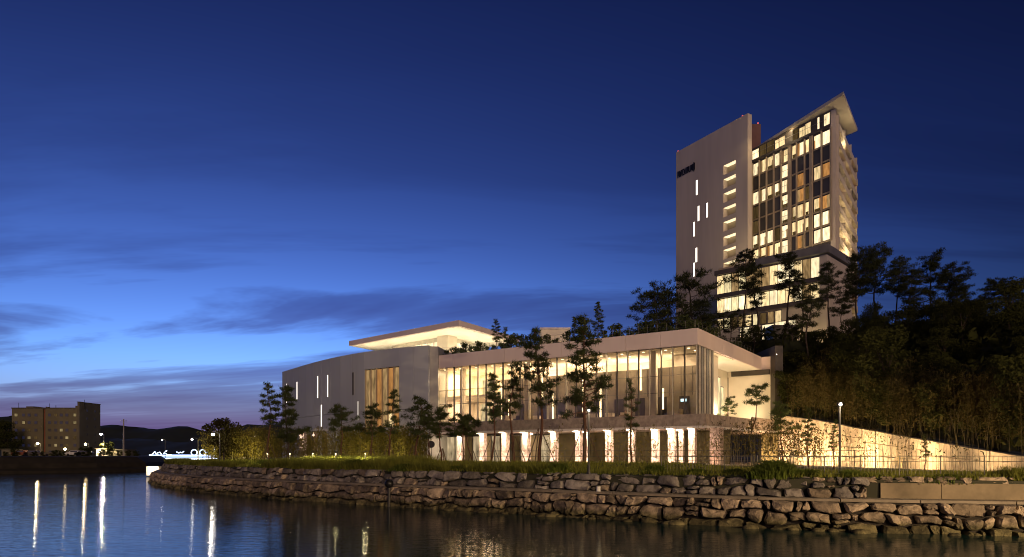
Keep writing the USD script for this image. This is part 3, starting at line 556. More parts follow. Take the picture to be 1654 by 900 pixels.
wrnd = random.Random(41)
for r, z in enumerate(rows_z):
    for (c, a, b), ch in zip(colsU, pattern[r]):
        u0, u1 = sorted((U(a), U(b))); m = MB(); m.box(u0 - .05, u1 + .05, -.06, .02, z - 1.32, z + 1.32, TW); pn = part(tower, 'window', m, 'frame')
        if c == 'F': 
            for h0, h1 in ((-1.25, .1), (.18, 1.25)): m = MB(); m.box(u0 + .02, u1 - .02, -.075, -.06, z + h0, z + h1, TW); part(pn, 'pane', m, code[ch])
        else: m = MB(); m.box(u0 + .02, u1 - .02, -.075, -.06, z - 1.25, z + 1.25, TW); part(pn, 'pane', m, code[ch])
        if ch in 'WCO' and wrnd.random() < .7:
            cw = (u1 - u0) * wrnd.uniform(.15, .42); c0 = u0 + .02 if wrnd.random() < .5 else u1 - .02 - cw; m = MB(); m.box(c0, c0 + cw, -.084, -.075, z - 1.25, z + wrnd.choice([1.25, 1.25, .4]), TW); part(pn, 'curtain', m, wrnd.choice(['curtain_dim', 'lit_orange', 'curtain']))
        if ch in 'WC' and wrnd.random() < .35: m = MB(); m.box(u0 + .1, u1 - .1, -.0845, -.0755, z - 1.25, z - wrnd.uniform(.4, .8), TW); part(pn, 'furniture', m, 'lit_dim')
    m = MB(); m.box(-19.9, -.1, -.16, .0, z - 1.62, z - 1.36, TW); part(tower, 'floor_band', m, 'tower_fin')
for zx, wd in ((439.5, .16), (470.5, .22), (503, .22), (536, .22), (569.5, .3), (608, .75), (640, .22), (676, .22), (706, .7), (752.5, .22), (796, .35)):
    u0 = U(zx); m = MB(); m.box(u0 - wd / 2, u0 + wd / 2, -.32, .0, rows_z[-1] - 1.65, rows_z[0] + 1.6, TW); part(tower, 'fin', m, 'tower_fin')
m = MB(); m.box(-19.9, 0, -.25, 0, 68.0, 68.6, TW); part(tower, 'floor_band', m, 'tower_dark')
for a, b, ch, z0, z1 in ((437, 467, 'C', 68.7, 70.6), (470, 500, 'D', 68.7, 70.9), (503, 537, 'D', 68.7, 70.9), (540, 558, 'W', 68.7, 70.5), (560, 586, 'W', 68.8, 70.6), (620, 648, 'D', 68.7, 70.8), (650, 676, 'W', 68.7, 70.6), (678, 704, 'W', 68.7, 70.9), (733, 743, 'C', 68.7, 71), (762, 790, 'C', 68.7, 70.9)):
    u0, u1 = sorted((U(a), U(b))); m = MB(); m.box(u0, u1, -.06, 0, z0 - .05, z1 + .05, TW); pn = part(tower, 'window', m, 'frame'); m = MB(); m.box(u0 + .05, u1 - .05, -.075, -.06, z0, z1, TW); part(pn, 'pane', m, code[ch])
m = MB(); m.tube([(*TW.p(-19.5, -.6), 69.6), (*TW.p(-.6, -.6), 69.6)], .035, 4); part(tower, 'top_rail', m, 'steel')
rect(tower, (*TW.p(-10, -1.5), 71.3), (0, .04, -1), 17, .4, 6, (1, .74, .40), 'facade_light'); rect(tower, (*TW.p(-10, -1.6), 69.0), (0, 0, 1), 17, .5, 1.1, (1, .80, .45), 'canopy_light'); rect(tower, (*SF.p(6, -2.2), 66.5), (0, 0, 1), .5, 8, 2.4, (1, .78, .45), 'canopy_light')
# balconies down the right face
for i in range(13):
    zf = 67.6 - 3.17 * i; m = MB(); m.box(.9, 24.6, -1.5, -1.34, zf - .35, zf + .95, SF); part(tower, 'balcony_parapet', m, 'tower_beige')
    m = MB(); m.box(.9, 24.6, -1.34, 0, zf - .35, zf - .1, SF); part(tower, 'balcony_floor', m, 'tower_beige')
    for u0 in (.9, 8.6, 16.5, 24.4): m = MB(); m.box(u0, u0 + .2, -1.34, 0, zf - .1, zf + 2.82, SF); part(tower, 'balcony_partition', m, 'tower_beige')
    for j, u0 in enumerate((1.5, 5, 9.2, 13, 17, 20.9)):
        ch = 'XOXXWO'[(i * 5 + j * 3) % 6]; m = MB(); m.box(u0, u0 + 3.0, -.06, 0, zf - .05, zf + 2.45, SF); pn = part(tower, 'balcony_window', m, 'frame'); m = MB(); m.box(u0 + .08, u0 + 2.92, -.075, -.06, zf, zf + 2.4, SF); part(pn, 'pane', m, code[ch])
    m = MB(); m.box(24.9, 25.2, -1.2, -.2, zf + .1, zf + 1.9, SF); part(tower, 'end_light', m, ('lit_orange', 'lit_warm', 'lit_cream')[i % 3])
m = MB(); m.box(-.05, .9, -.9, .0, 21, 71.2, SF); part(tower, 'corner_pier', m, 'tower_beige')
for z0 in (43.5,): rect(tower, (*SF.p(9, -4.2), z0), (-.35, .25, 1), 2, 10, 5, (1, .72, .38), 'facade_light')
# the pale blade wall with slits and a column of lit openings
BW = Frame((50.4, 146.0), -dL); zT = 76.7
def by(px, y): u0 = BW.u_at(px); return EYE + (735 - y) / 1103 * BW.p(u0, 0)[1]
n0, n1 = BW.u_at(1168.5), BW.u_at(1188.5)
m = MB(); m.box(-21.8, n0, 0, 1.3, 19.5, zT, BW); part(tower, 'blade_wall', m, 'tower')
m = MB(); m.box(n1, 0, 0, 1.3, 19.5, zT, BW); part(tower, 'blade_wall', m, 'tower')
m = MB(); m.box(n0 - .2, n1 + .2, 1.3, 1.5, 30, zT, BW); part(tower, 'notch_back', m, 'tower_fin')
zprev = zT
for yc in (398, 461, 526, 592, 657, 725, 785, 845):
    yc = 130 + yc / 2.811; zt, zb = by(1178, yc - 8.5), by(1178, yc + 7)
    m = MB(); m.box(n0, n1, .0, 1.3, zt, zprev, BW); part(tower, 'blade_wall', m, 'tower')
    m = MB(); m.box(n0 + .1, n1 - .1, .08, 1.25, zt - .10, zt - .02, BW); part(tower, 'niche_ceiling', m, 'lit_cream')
    m = MB(); m.box(n1 - .9, n1 - .25, 1.2, 1.28, zb, zt - .15, BW); part(tower, 'niche_window', m, 'slit_dim' if yc > 380 else 'lit_cream'); zprev = zb
m = MB(); m.box(n0, n1, .0, 1.3, 19.5, zprev, BW); part(tower, 'blade_wall', m, 'tower')
for zx, y0, y1 in ((185, 453, 520), (193, 570, 638), (232, 556, 622), (173, 643, 708), (183, 760, 825), (172, 828, 890)):
    px = 1060 + zx / 2.811; u0 = BW.u_at(px); z1, z0 = by(px, 130 + y0 / 2.811), by(px, 130 + y1 / 2.811)
    m = MB(); m.box(u0 - .36, u0 + .36, -.05, .1, z0 - .08, z1 + .08, BW); pn = part(tower, 'slit_window', m, 'tower_fin'); m = MB(); m.box(u0 - .27, u0 + .27, -.056, -.05, z0, z1, BW); part(pn, 'pane', m, 'slit')
rnd = random.Random(8); u0, u1 = BW.u_at(1095), BW.u_at(1123.5)     # dark lettering, too far off to read
for i in range(11):
    a = u0 + (u1 - u0) * i / 11; wd = (u1 - u0) / 11 * rnd.uniform(.55, .85); hh = 1.5 if i < 10 else 2.2; zc = by(1109, 275.5); m = MB()
    m.box(a, a + .16, -.12, -.005, zc - hh / 2, zc + hh / 2, BW)
    if i % 3 != 1: m.box(a + .16, a + wd, -.12, -.005, zc + hh / 2 - .3, zc + hh / 2, BW)
    if i % 2: m.box(a + .16, a + wd, -.12, -.005, zc - hh / 2, zc - hh / 2 + .3, BW)
    if i % 4 != 3: m.box(a + wd - .16, a + wd, -.118, -.005, zc - hh / 2 + .3, zc + hh / 2 - .3, BW)
    part(tower, 'sign_letter', m, 'black')
m = MB(); m.box(54.6, 57.6, 158, 162, 70, 80.2); part(tower, 'lift_core', m, 'roofred')
for p in ((*BW.p(-21.6, .5), zT + .3), (*BW.p(-1.8, .5), zT + .3), (57.0, 158.2, 80.5), (54.8, 158.2, 80.5)): m = MB(); m.sphere(p, .2, 1); part(tower, 'red_beacon', m, 'red')

# podium in front of the tower
PD = Frame((57.8, 126.0), (.724, -.69)); pod = thing('tower_podium', 'glazed podium block with dark floor edges at the foot of the hotel tower', 'podium', (*PD.p(-10, 5), 21))
m = MB(); m.box(-21.4, -.1, .5, 14, 20, 42.1, PD); part(pod, 'body', m, 'tower_fin')
m = MB(); m.box(-13.0, .9, -.9, 14, 40.75, 42.2, PD); part(pod, 'roof_slab', m, 'slab_grey')
m = MB(); m.box(-21.9, -13.02, -.3, 14, 40.6, 41.5, PD); part(pod, 'roof_slab', m, 'tower_dark')
for z0, z1 in ((35.7, 36.6), (31.9, 32.7)): m = MB(); m.box(-21.9, .5, -.5, .5, z0, z1, PD); part(pod, 'floor_edge', m, 'tower_dark')
m = MB(); m.box(-21.9, .5, .25, .5, 20, 31.9, PD); part(pod, 'base_wall', m, 'tower_beige')
m = MB(); m.box(-1.0, .3, .0, 14, 20, 40.6, PD); part(pod, 'side_wall', m, 'tower_beige')
rnd = random.Random(5)
for z0, z1, u0, u1, nn in ((36.65, 40.5, -21.6, -1.1, 13), (32.75, 35.65, -21.6, -1.1, 13)):
    for i in range(nn):
        a, b = u0 + (u1 - u0) * i / nn, u0 + (u1 - u0) * (i + 1) / nn; m = MB(); m.box(a, b, .3, .5, z0, z1, PD); pn = part(pod, 'window', m, 'frame')
        m = MB(); m.box(a + .06, b - .06, .27, .3, z0 + .08, z1 - .05, PD); part(pn, 'pane', m, rnd.choice(['lit_cream', 'lit_warm', 'lit_hall', 'lit_cream', 'lit_warm', 'curtain']))
for i in range(9): m = MB(); m.box(-21.4 + i * 1.5, -20.1 + i * 1.5, .12, .25, 29.3, 31.6, PD); pn = part(pod, 'window', m, 'frame'); m = MB(); m.box(-21.3 + i * 1.5, -20.2 + i * 1.5, .09, .12, 29.4, 31.5, PD); part(pn, 'pane', m, ('lit_warm', 'curtain', 'lit_dim', 'lit_hall')[i * 3 % 4])
for a, b, z0, z1 in ((-12.0, -9.6, 22.4, 29.2), (-9.4, -7.0, 24.6, 29.4), (-6.8, -5.4, 25, 29.4), (-16.5, -14.5, 27, 29.2)):
    m = MB(); m.box(a, b, .12, .25, z0, z1, PD); pn = part(pod, 'window', m, 'frame'); m = MB(); m.box(a + .08, b - .08, .09, .12, z0 + .1, z1 - .1, PD); part(pn, 'pane', m, 'lit_cream')
hut = thing('dark_hut', 'dark box hut on the hillside in front of the lit podium window', 'hut', (45.5, 117, 21)); m = MB(); m.box(43.6, 47.6, 114, 118, 20, 25.0); part(hut, 'wall', m, 'door_dark'); m = MB(); m.box(43.3, 47.9, 113.7, 118.3, 25.0, 25.25); part(hut, 'roof', m, 'tower_dark')
rect(pod, (*PD.p(-2, -4), 22.5), (.1, .7, 1), 8, .5, 4.5, (1, .74, .4), 'ground_light')
for i, u0 in enumerate((-20, -12, -4)):
    p = PD.p(u0, 4.0); fl = thing('floodlight', ('floodlight on the podium roof nearest the pale end wall', 'floodlight in the middle of the podium roof', 'floodlight on the podium roof nearest the tower corner')[i], 'floodlight', (*p, 42.1), 'floodlights on the podium roof')
    m = MB(); m.box(p[0] - .4, p[0] + .4, p[1] - .2, p[1] + .2, 42.3, 42.8); part(fl, 'housing', m, 'metal'); m = MB(); m.box(p[0] - .06, p[0] + .06, p[1] - .06, p[1] + .06, 42.1, 42.3); part(fl, 'stand', m, 'metal')
    rect(fl, (p[0], p[1], 42.95), ((-.25, .35, 1), (-.05, .5, 1), (.1, .6, 1))[i], 1.2, .4, (36, 30, 26)[i], (1, .76, .44))

# ------------------------------------------------------------------ trees
def needles(mb, c, R, h, n, rnd, L=.34, wd=.085):
    """Flat cloud of needle tufts round c."""
    g = np.random.default_rng(rnd.randrange(1 << 30))
    p = g.normal(size=(n, 3)); p /= np.linalg.norm(p, axis=1, keepdims=True); p *= g.random((n, 1)) ** .45 * [R, R, h]; p += c
    p = np.repeat(p, 3, 0); d = g.normal(size=(3 * n, 3)) + [0, 0, .45] + (p - c) * [.5, .5, .2] / max(R, .1); d /= np.linalg.norm(d, axis=1, keepdims=True)
    q = np.cross(d, g.normal(size=(3 * n, 3))); q /= np.linalg.norm(q, axis=1, keepdims=True) + 1e-9; l = L * g.uniform(.6, 1.2, (3 * n, 1))
    V = np.stack([p - q * wd * .5, p + q * wd * .5, p + d * l], 1).reshape(-1, 3); mb.add(V, np.arange(len(V)).reshape(-1, 3))
def pine(seed, Ht, t0, Lmax, tiers, per, pad, dens, taper=.75, lean=.05, flat=.5, r0=None):
    """Crooked trunk, wiggling side branches with twigs, needle clouds of uneven size at their ends."""
    rnd = random.Random(seed); tr, br, cr = MB(), MB(), MB(); r0 = r0 or Ht * .010 + .04
    k = 14; zs = np.linspace(0, Ht, k); vx = vy = 0.0; dx, dy = [0.0], [0.0]
    for i in range(k - 1):
        vx = vx * .6 + rnd.gauss(0, 1) * lean * Ht / k; vy = vy * .6 + rnd.gauss(0, 1) * lean * Ht / k; dx.append(dx[-1] + vx); dy.append(dy[-1] + vy)
    dx, dy = np.array(dx), np.array(dy); tr.tube(np.column_stack([dx, dy, zs]), np.linspace(r0, r0 * .2, k), 7)
    def on(z): return np.array([np.interp(z, zs, dx), np.interp(z, zs, dy), z])
    def cloud(c, R): needles(cr, c, R, R * flat * rnd.uniform(.7, 1.3), int(dens * (R / pad) ** 2 + 5), rnd, L=.36, wd=.06)
    a0 = rnd.uniform(0, 6)
    for i in range(tiers * per):
        t = (i + rnd.random()) / (tiers * per); z = Ht * (t0 + (1 - t0) * t * .97); shape = (1 - taper * t ** 1.6) * (.55 + .45 * min(1, t * 5 + .3))
        a = a0 + i * 2.399 + rnd.uniform(-.5, .5); l = Ht * Lmax * shape * rnd.choice([.35, .6, .8, 1, 1.2]); o = on(z); rise = rnd.uniform(-.18, .55) * (1 - .3 * t)
        pts = [o]; d = np.array([math.cos(a), math.sin(a), rise])
        for q in range(4): d = d + [rnd.gauss(0, .18), rnd.gauss(0, .18), rnd.gauss(.03, .12)]; pts.append(pts[-1] + d / np.linalg.norm(d) * l / 4)
        pts = np.array(pts); br.tube(pts, np.linspace(r0 * .34 * (1 - .6 * t), r0 * .07, 5), 4, cap=False)
        cloud(pts[4] + [0, 0, .08], pad * rnd.uniform(.55, 1.0) * (1 - .25 * t)); cloud(pts[3] + [rnd.gauss(0, .15), rnd.gauss(0, .15), .10], pad * rnd.uniform(.4, .85) * (1 - .25 * t))
        for q in (1, 2, 3):
            if rnd.random() < (.25, .55, .6)[q - 1] and l > .5:
                b = a + rnd.choice([-1, 1]) * rnd.uniform(.5, 1.1); e = pts[q] + np.array([math.cos(b), math.sin(b), rnd.uniform(0, .5)]) * l * rnd.uniform(.22, .42)
                br.tube([pts[q], (pts[q] + e) / 2 + [0, 0, .05], e], [r0 * .13, r0 * .10, r0 * .05], 3, cap=False); cloud(e + [0, 0, .06], pad * rnd.uniform(.4, .8) * (1 - .25 * t))
    for q in range(3): cloud(on(Ht * (1 - .035 * q)) + [rnd.gauss(0, .12), rnd.gauss(0, .12), 0], pad * rnd.uniform(.35, .6))
    return tr, br, cr
def leafy(seed, Ht, R, nblob, nleaf, z0=.25, L=.22):
    rnd = random.Random(seed); g = np.random.default_rng(seed); tr, cr = MB(), MB()
    top = np.array([rnd.uniform(-.05, .05) * Ht, rnd.uniform(-.05, .05) * Ht, Ht * .75]); tr.tube([(0, 0, -.5), top * [.4, .4, .5], top], [Ht * .022, Ht * .015, Ht * .006], 6)
    for i in range(nblob):
        a = rnd.uniform(0, 6.283); rr = R * math.sqrt(rnd.random()) * .75; z = Ht * rnd.uniform(z0 + .08, .92); rr *= math.sin(math.pi * min(1, max(.08, (z / Ht - z0) / (1 - z0) * .85 + .1))) ** .5 + .1
        c = np.array([rr * math.cos(a), rr * math.sin(a), z]); b = R * rnd.uniform(.22, .45)
        if i % 2 == 0: tr.tube([(top * [.6, .6, .6 * rnd.uniform(.5, 1)]), (c + top * [.5, .5, .6]) / 2, c], [Ht * .008, Ht * .006, .012], 4, cap=False)
        n = int(nleaf / nblob); p = g.normal(size=(n, 3)); p /= np.linalg.norm(p, axis=1, keepdims=True); p = c + p * b * g.random((n, 1)) ** .33 * [1, 1, .75]
        d = g.normal(size=(n, 3)); d /= np.linalg.norm(d, axis=1, keepdims=True); q = np.cross(d, g.normal(size=(n, 3))); q /= np.linalg.norm(q, axis=1, keepdims=True); l = L * g.uniform(.6, 1.3, (n, 1))
        V = np.stack([p - d * l * .5, p + q * l * .28, p + d * l * .5, p - q * l * .28], 1).reshape(-1, 3); cr.add(V, np.arange(len(V)).reshape(-1, 4))
    return tr, cr
protos = {}
def tree(kind, name, label, loc, rot, s, group=None, category='tree', parts=None):
    """The first of a kind is built with its parts; later ones refer to it."""
    if kind in protos: return copy(protos[kind], name, label, category, loc, rot, s, group)
    t = thing(name, label, category, (0, 0, 0), group)
    for nm, mb, m, sm in KINDS[kind](): part(t, nm, mb, m, smooth=sm)
    place(UsdGeom.Xform(stage.GetPrimAtPath(t)), loc, rot, s); protos[kind] = t; return t
def pine_parts(bark, leaf, stakes=0, *a, **k):
    def make():
        tr, br, cr = pine(*a, **k); out = [('trunk', tr, bark, True), ('branches', br, bark, True), ('crown', cr, leaf, False)]
        Ht = a[1]
        for i in range(stakes): an = i * 2.094 + .4; out.append(('stake', MB().tube([(math.cos(an) * Ht * .13, math.sin(an) * Ht * .13, -.1), (math.cos(an) * .12, math.sin(an) * .12, Ht * .26)], .045, 5), 'stake', True))
        return out
    return make
def leafy_parts(bark, leaf, *a, **k):
    def make(): tr, cr = leafy(*a, **k); return [('trunk', tr, bark, True), ('crown', cr, leaf, False)]
    return make
KINDS = {   # seed, height, crown base, branch length, tiers, per tier, pad, tufts per pad
    'tall': pine_parts('bark', 'needles', 3, 1, 12.0, .33, .150, 11, 4, .68, 42, lean=.03), 'tall2': pine_parts('bark', 'needles', 3, 2, 10.5, .46, .150, 9, 4, .64, 38, lean=.08),
    'tall3': pine_parts('bark', 'needles', 3, 32, 11.0, .42, .155, 9, 4, .66, 38, lean=.06), 'thin': pine_parts('bark', 'needles', 3, 3, 9.0, .45, .135, 7, 3, .56, 32, lean=.10), 'thin3': pine_parts('bark', 'needles', 3, 33, 9.0, .38, .15, 7, 3, .56, 32, lean=.07),
    'thin2': pine_parts('bark', 'needles', 0, 9, 9.0, .34, .10, 7, 3, .40, 12, lean=.08),
    'small': pine_parts('bark', 'needles', 3, 4, 6.0, .48, .26, 5, 4, .55, 32, taper=.5, lean=.10), 'small2': pine_parts('bark', 'needles', 3, 5, 5.6, .55, .30, 4, 5, .55, 32, taper=.4, lean=.12),
    'small3': pine_parts('bark', 'needles', 3, 35, 5.8, .42, .25, 5, 4, .55, 30, taper=.5, lean=.12), 'dense': pine_parts('bark_dark', 'needles', 0, 6, 8.6, .25, .23, 9, 5, .62, 34, taper=.65, lean=.06),
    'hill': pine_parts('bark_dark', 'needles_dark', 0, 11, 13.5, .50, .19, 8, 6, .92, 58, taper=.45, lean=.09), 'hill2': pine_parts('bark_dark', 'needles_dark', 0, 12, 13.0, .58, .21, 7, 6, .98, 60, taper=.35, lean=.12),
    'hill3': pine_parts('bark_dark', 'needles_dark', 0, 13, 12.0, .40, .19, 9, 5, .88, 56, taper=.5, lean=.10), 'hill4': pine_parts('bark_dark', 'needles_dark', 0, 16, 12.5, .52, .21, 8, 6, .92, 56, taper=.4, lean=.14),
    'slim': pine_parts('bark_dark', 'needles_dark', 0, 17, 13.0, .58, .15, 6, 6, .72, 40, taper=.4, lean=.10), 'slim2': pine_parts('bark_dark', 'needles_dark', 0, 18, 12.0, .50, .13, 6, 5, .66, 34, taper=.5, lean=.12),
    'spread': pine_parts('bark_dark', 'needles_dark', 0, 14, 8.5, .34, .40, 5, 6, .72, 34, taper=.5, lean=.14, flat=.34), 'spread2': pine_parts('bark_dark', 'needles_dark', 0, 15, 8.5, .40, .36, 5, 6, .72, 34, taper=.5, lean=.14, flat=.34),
    'bush': leafy_parts('bark_dark', 'leaves', 21, 7.5, 3.3, 22, 3600, z0=.12, L=.34), 'bush2': leafy_parts('bark_dark', 'leaves', 22, 9.0, 3.6, 26, 4200, z0=.2, L=.34), 'bush3': leafy_parts('bark_dark', 'leaves', 23, 5.0, 2.8, 18, 3000, z0=.05, L=.30),
    'round': leafy_parts('bark_dark', 'bamboo_dim', 24, 6.2, 2.5, 22, 4200, z0=.1, L=.28),
    'shrub': leafy_parts('bark_dark', 'needles', 25, 1.1, .8, 9, 700, z0=.0, L=.16),
}
HH = dict(slim=13, slim2=12, tall3=11, thin3=9, small3=5.8, hill4=12.5, spread2=8.5, tall=12, tall2=10.5, thin=9, thin2=9, small=6, small2=5.6, dense=8.6, hill=13.5, hill2=13, hill3=12, spread=8.5, round=6.2, bush=7.5, bush2=9, bush3=5)
def by_photo(kind, px, ytop, Y, z0, rot): X = (px - 827) / 1103 * Y; top = EYE + (735 - ytop) / 1103 * Y; return (X, Y, z0), rot, (top - z0) / HH[kind] / 1.03
front = [('thin', 433, 617, 72, 2.75, 10, 'pine_tree', 'slim open pine standing leftmost of the pines before the curved wing'),
    ('dense', 464, 622, 73, 2.75, 60, 'pine_tree', 'dense dark pine in front of the left end of the curved wing'),
    ('small2', 553, 659, 71, 2.75, 0, 'pine_tree', 'low flat-topped pine rising just above the yellow bamboo hedge'),
    ('small', 600, 655, 70, 2.75, 80, 'pine_tree', 'small pine below the left edge of the amber wing window'),
    ('thin3', 628, 626, 69, 2.8, 200, 'pine_tree', 'slim pine in front of the amber wing window'),
    ('small3', 668, 640, 70, 2.8, 140, 'pine_tree', 'pine with a wide loose crown before the blank end of the wing'),
    ('small', 692, 668, 66, 2.85, 290, 'pine_tree', 'leaning pine next to the round black sign'),
    ('small3', 714, 655, 65, 2.85, 33, 'pine_tree', 'short staked pine right of the round black sign'),
    ('small2', 747, 672, 64, 2.85, 170, 'pine_tree', 'short flat-crowned pine, left one of the pair with touching crowns'),
    ('small2', 763, 670, 65, 2.85, 250, 'pine_tree', 'short flat-crowned pine, right one of the pair with touching crowns'),
    ('tall2', 793, 603, 63, 2.9, 15, 'pine_tree', 'tall thin pine left of the middle of the glass front'),
    ('thin', 831, 583, 63, 2.9, 120, 'pine_tree', 'tall leaning pine between the two taller pines of the glass front'),
    ('tall3', 871, 529, 62, 2.9, 230, 'pine_tree', 'tall pine whose top just passes the white roof edge'),
    ('tall', 944, 506, 60, 2.9, 0, 'pine_tree', 'tallest and fullest pine, standing in front of the glass hall beside the lamp post'),
    ('thin2', 1020, 608, 64, 2.9, 50, 'pine_tree', 'sparse see-through pine before the right part of the glass front'),
    ('small3', 1177, 641, 80, 6.5, 20, 'pine_tree', 'small pine on the terrace at the right corner of the glass front'),
    ('small2', 1215, 622, 81, 6.5, 100, 'pine_tree', 'wide pine on the terrace in front of the cream end wall'),
    ('small', 1263, 652, 76, 2.42, 210, 'pine_tree', 'small pine at the upper end of the lit sloping stone wall'),
    ('thin2', 1306, 655, 67, 2.42, 75, 'pine_tree', 'bare leaning sapling in front of the lit sloping stone wall'),
    ('thin2', 1347, 676, 60, 2.42, 160, 'pine_tree', 'sapling with a lit trunk just left of the right lamp post'),
    ('thin2', 1494, 700, 50, 2.42, 300, 'pine_tree', 'short staked sapling near the low end of the sloping stone wall')]
for kind, px, yt, Y, z0, rot, nm, lab in front: l, r, s = by_photo(kind, px, yt, Y, z0, rot); tree(kind, nm, lab, l, r, s)
roof = [('thin', 801, 515, 100, 17, 5, 'small dark pine top showing above the right end of the pavilion canopy'), ('thin', 816, 528, 104, 17, 90, 'smallest pine on the roof, right of the pavilion canopy'),
    ('tall', 966, 487, 84, 17, 140, 'slender pine on the hall roof just right of the tallest front pine'), ('tall2', 925, 512, 88, 17, 30, 'slender pine on the hall roof behind the tallest front pine')]
for kind, px, yt, Y, z0, rot, lab in roof: l, r, s = by_photo(kind, px, yt, Y, z0, rot); tree(kind, 'pine_tree', lab, l, r, s)
hillp = [('spread', 1066, 458, 100, 15.5, 0, 'wide dark pine at the left end of the hilltop grove, nearest the roof edge'), ('spread2', 1092, 462, 106, 16, 140, 'wide dark pine with interlocking crown, second from the left of the hilltop grove'),
    ('spread', 1125, 442, 104, 17, 70, 'wide dark pine in front of the foot of the pale tower wall'), ('spread2', 1150, 490, 98, 16.5, 200, 'low broad pine below the lit podium, over the roof edge'), ('spread', 1180, 500, 97, 16.5, 260, 'low broad pine right of the other low pine over the roof edge'),
    ('slim', 1200, 402, 108, 17.5, 30, 'tall pine with a dense cap before the left half of the lit podium'), ('slim2', 1222, 425, 112, 18, 290, 'pine with an open crown between the two tall capped pines'),
    ('slim', 1266, 404, 110, 18.5, 100, 'tall pine with a dense cap before the middle of the lit podium'), ('slim2', 1292, 440, 106, 17.5, 250, 'thin open pine before the right part of the podium'), ('slim2', 1310, 455, 92, 14, 60, 'long bare-trunked pine rooted low on the slope before the podium'),
    ('slim', 1338, 420, 106, 18.5, 170, 'leaning pine before the lower corner of the tower'), ('hill2', 1362, 470, 104, 18.5, 320, 'low pine at the right foot of the tower'),
    ('hill', 1386, 402, 103, 19, 0, 'tall pine on the ridge directly right of the tower'), ('hill4', 1420, 398, 105, 19, 90, 'tallest dark pine on the ridge, second to the right of the tower'), ('hill2', 1445, 420, 100, 18.5, 210, 'bushy dark pine on the ridge, third to the right of the tower'), ('hill', 1470, 436, 98, 18, 300, 'dark pine closing the first group of ridge pines'),
    ('hill3', 1505, 404, 100, 18.5, 45, 'tall pointed pine starting the second group of ridge pines'), ('hill4', 1537, 426, 98, 18, 150, 'broad pine beside the pointed one in the second ridge group'), ('hill2', 1556, 462, 96, 17.5, 20, 'short pine at the end of the second ridge group'),
    ('hill2', 1592, 452, 95, 17.5, 240, 'flat-topped ridge pine before the small light on the hill'), ('hill4', 1624, 450, 93, 17, 110, 'ridge pine right of the small light on the hill'), ('hill3', 1650, 448, 91, 17, 10, 'ridge pine at the right edge of the view')]
for kind, px, yt, Y, z0, rot, lab in hillp:
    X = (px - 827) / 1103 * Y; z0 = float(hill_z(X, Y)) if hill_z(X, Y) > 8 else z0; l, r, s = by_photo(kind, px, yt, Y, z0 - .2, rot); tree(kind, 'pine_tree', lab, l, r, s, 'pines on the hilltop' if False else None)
# dark broad-leaved trees all over the slope
rnd = random.Random(31); placed = []
for i in range(2400):
    x, y = rnd.uniform(35.8, 92), rnd.uniform(40, 104)
    px = 827 + 1103 * x / y
    if px > 1720 or any((x - a) ** 2 + (y - b) ** 2 < 9.5 for a, b in placed): continue
    z = float(hill_z(x, y)); kind = rnd.choice(['bush', 'bush2', 'bush3', 'bush'])
    s = rnd.uniform(.75, 1.1); top = 735 - 1103 * (z + HH[kind] * s - EYE) / y
    if top < 520 + max(0, (1420 - px)) * .28: s *= .55
    placed.append((x, y))
    if len(placed) <= 110: tree(kind, 'slope_tree', 'dark broad-leaved tree among many covering the unlit slope', (x, y, z - .3), rnd.uniform(0, 360), s, 'dark trees covering the slope')
# undergrowth: loose leaves over the whole slope
g = np.random.default_rng(5); n = 26000; x = g.uniform(35.3, 90, n); y = g.uniform(30, 108, n); z = hill_z(x, y); ok = (z > 2.6) & (827 + 1103 * x / y < 1760); x, y, z = x[ok], y[ok], z[ok]; n = len(x)
c = np.column_stack([x, y, z + g.random(n) ** 2 * 1.7]); d = g.normal(size=(n, 3)) * .28; e = g.normal(size=(n, 3)) * .16
single('undergrowth', MB().add(np.stack([c - d, c + e, c + d, c - e], 1).reshape(-1, 3), np.arange(4 * n).reshape(-1, 4)), 'leaves', 'dark undergrowth covering the wooded slope', 'undergrowth', kind='stuff')
# bamboo
def canes(name, label, pts, h, leaves, lm, seed, group=None, lean=.10, L=.30):
    g = np.random.default_rng(seed); ca, lf = MB(), MB(); t = thing(name, label, 'bamboo', tuple(np.mean(pts, 0)), group, 'stuff')
    for p in pts:
        hh = h * g.uniform(.7, 1.15) * (1 if p[0] < 35.9 else np.interp(p[1], [40, 75], [.62, 1])); dx = g.normal(size=2) * lean * hh; path = np.array([p, p + [dx[0] * .3, dx[1] * .3, hh * .55], p + [dx[0], dx[1], hh]]); ca.tube(path, [.016, .013, .005], 3, cap=False)
        k = leaves; tt = g.uniform(.18, 1, k) ** .8; c = path[0] + (path[2] - path[0]) * tt[:, None] + g.normal(size=(k, 3)) * [.26, .26, .12]
        d = g.normal(size=(k, 3)) * [.6, .6, .8] + [0, 0, -.4]; d *= L / np.linalg.norm(d, axis=1, keepdims=True); q = np.cross(d, g.normal(size=(k, 3))); q *= .045 / (np.linalg.norm(q, axis=1, keepdims=True) + 1e-9)
        lf.add(np.stack([c - q, c + q, c + d], 1).reshape(-1, 3), np.arange(3 * k).reshape(-1, 3))
    part(t, 'canes', ca, 'cane', kind='stuff'); part(t, 'leaves', lf, lm, kind='stuff'); return t
g = np.random.default_rng(9)
def along(a, b, n, wd): a, b = np.array(a, float), np.array(b, float); t = g.random(n); d = (b - a)[:2]; nrm = np.array([-d[1], d[0]]) / np.linalg.norm(d); p = a + (b - a) * t[:, None]; p[:, :2] += nrm * g.normal(size=(n, 1)) * wd; return p
hedge1 = canes('bamboo_hedge', 'yellow-green lit bamboo hedge at the far left in front of the river path', along((-41.5, 94, 2.4), (-29.5, 84, 2.4), 260, .9), 4.3, 64, 'bamboo', 1)
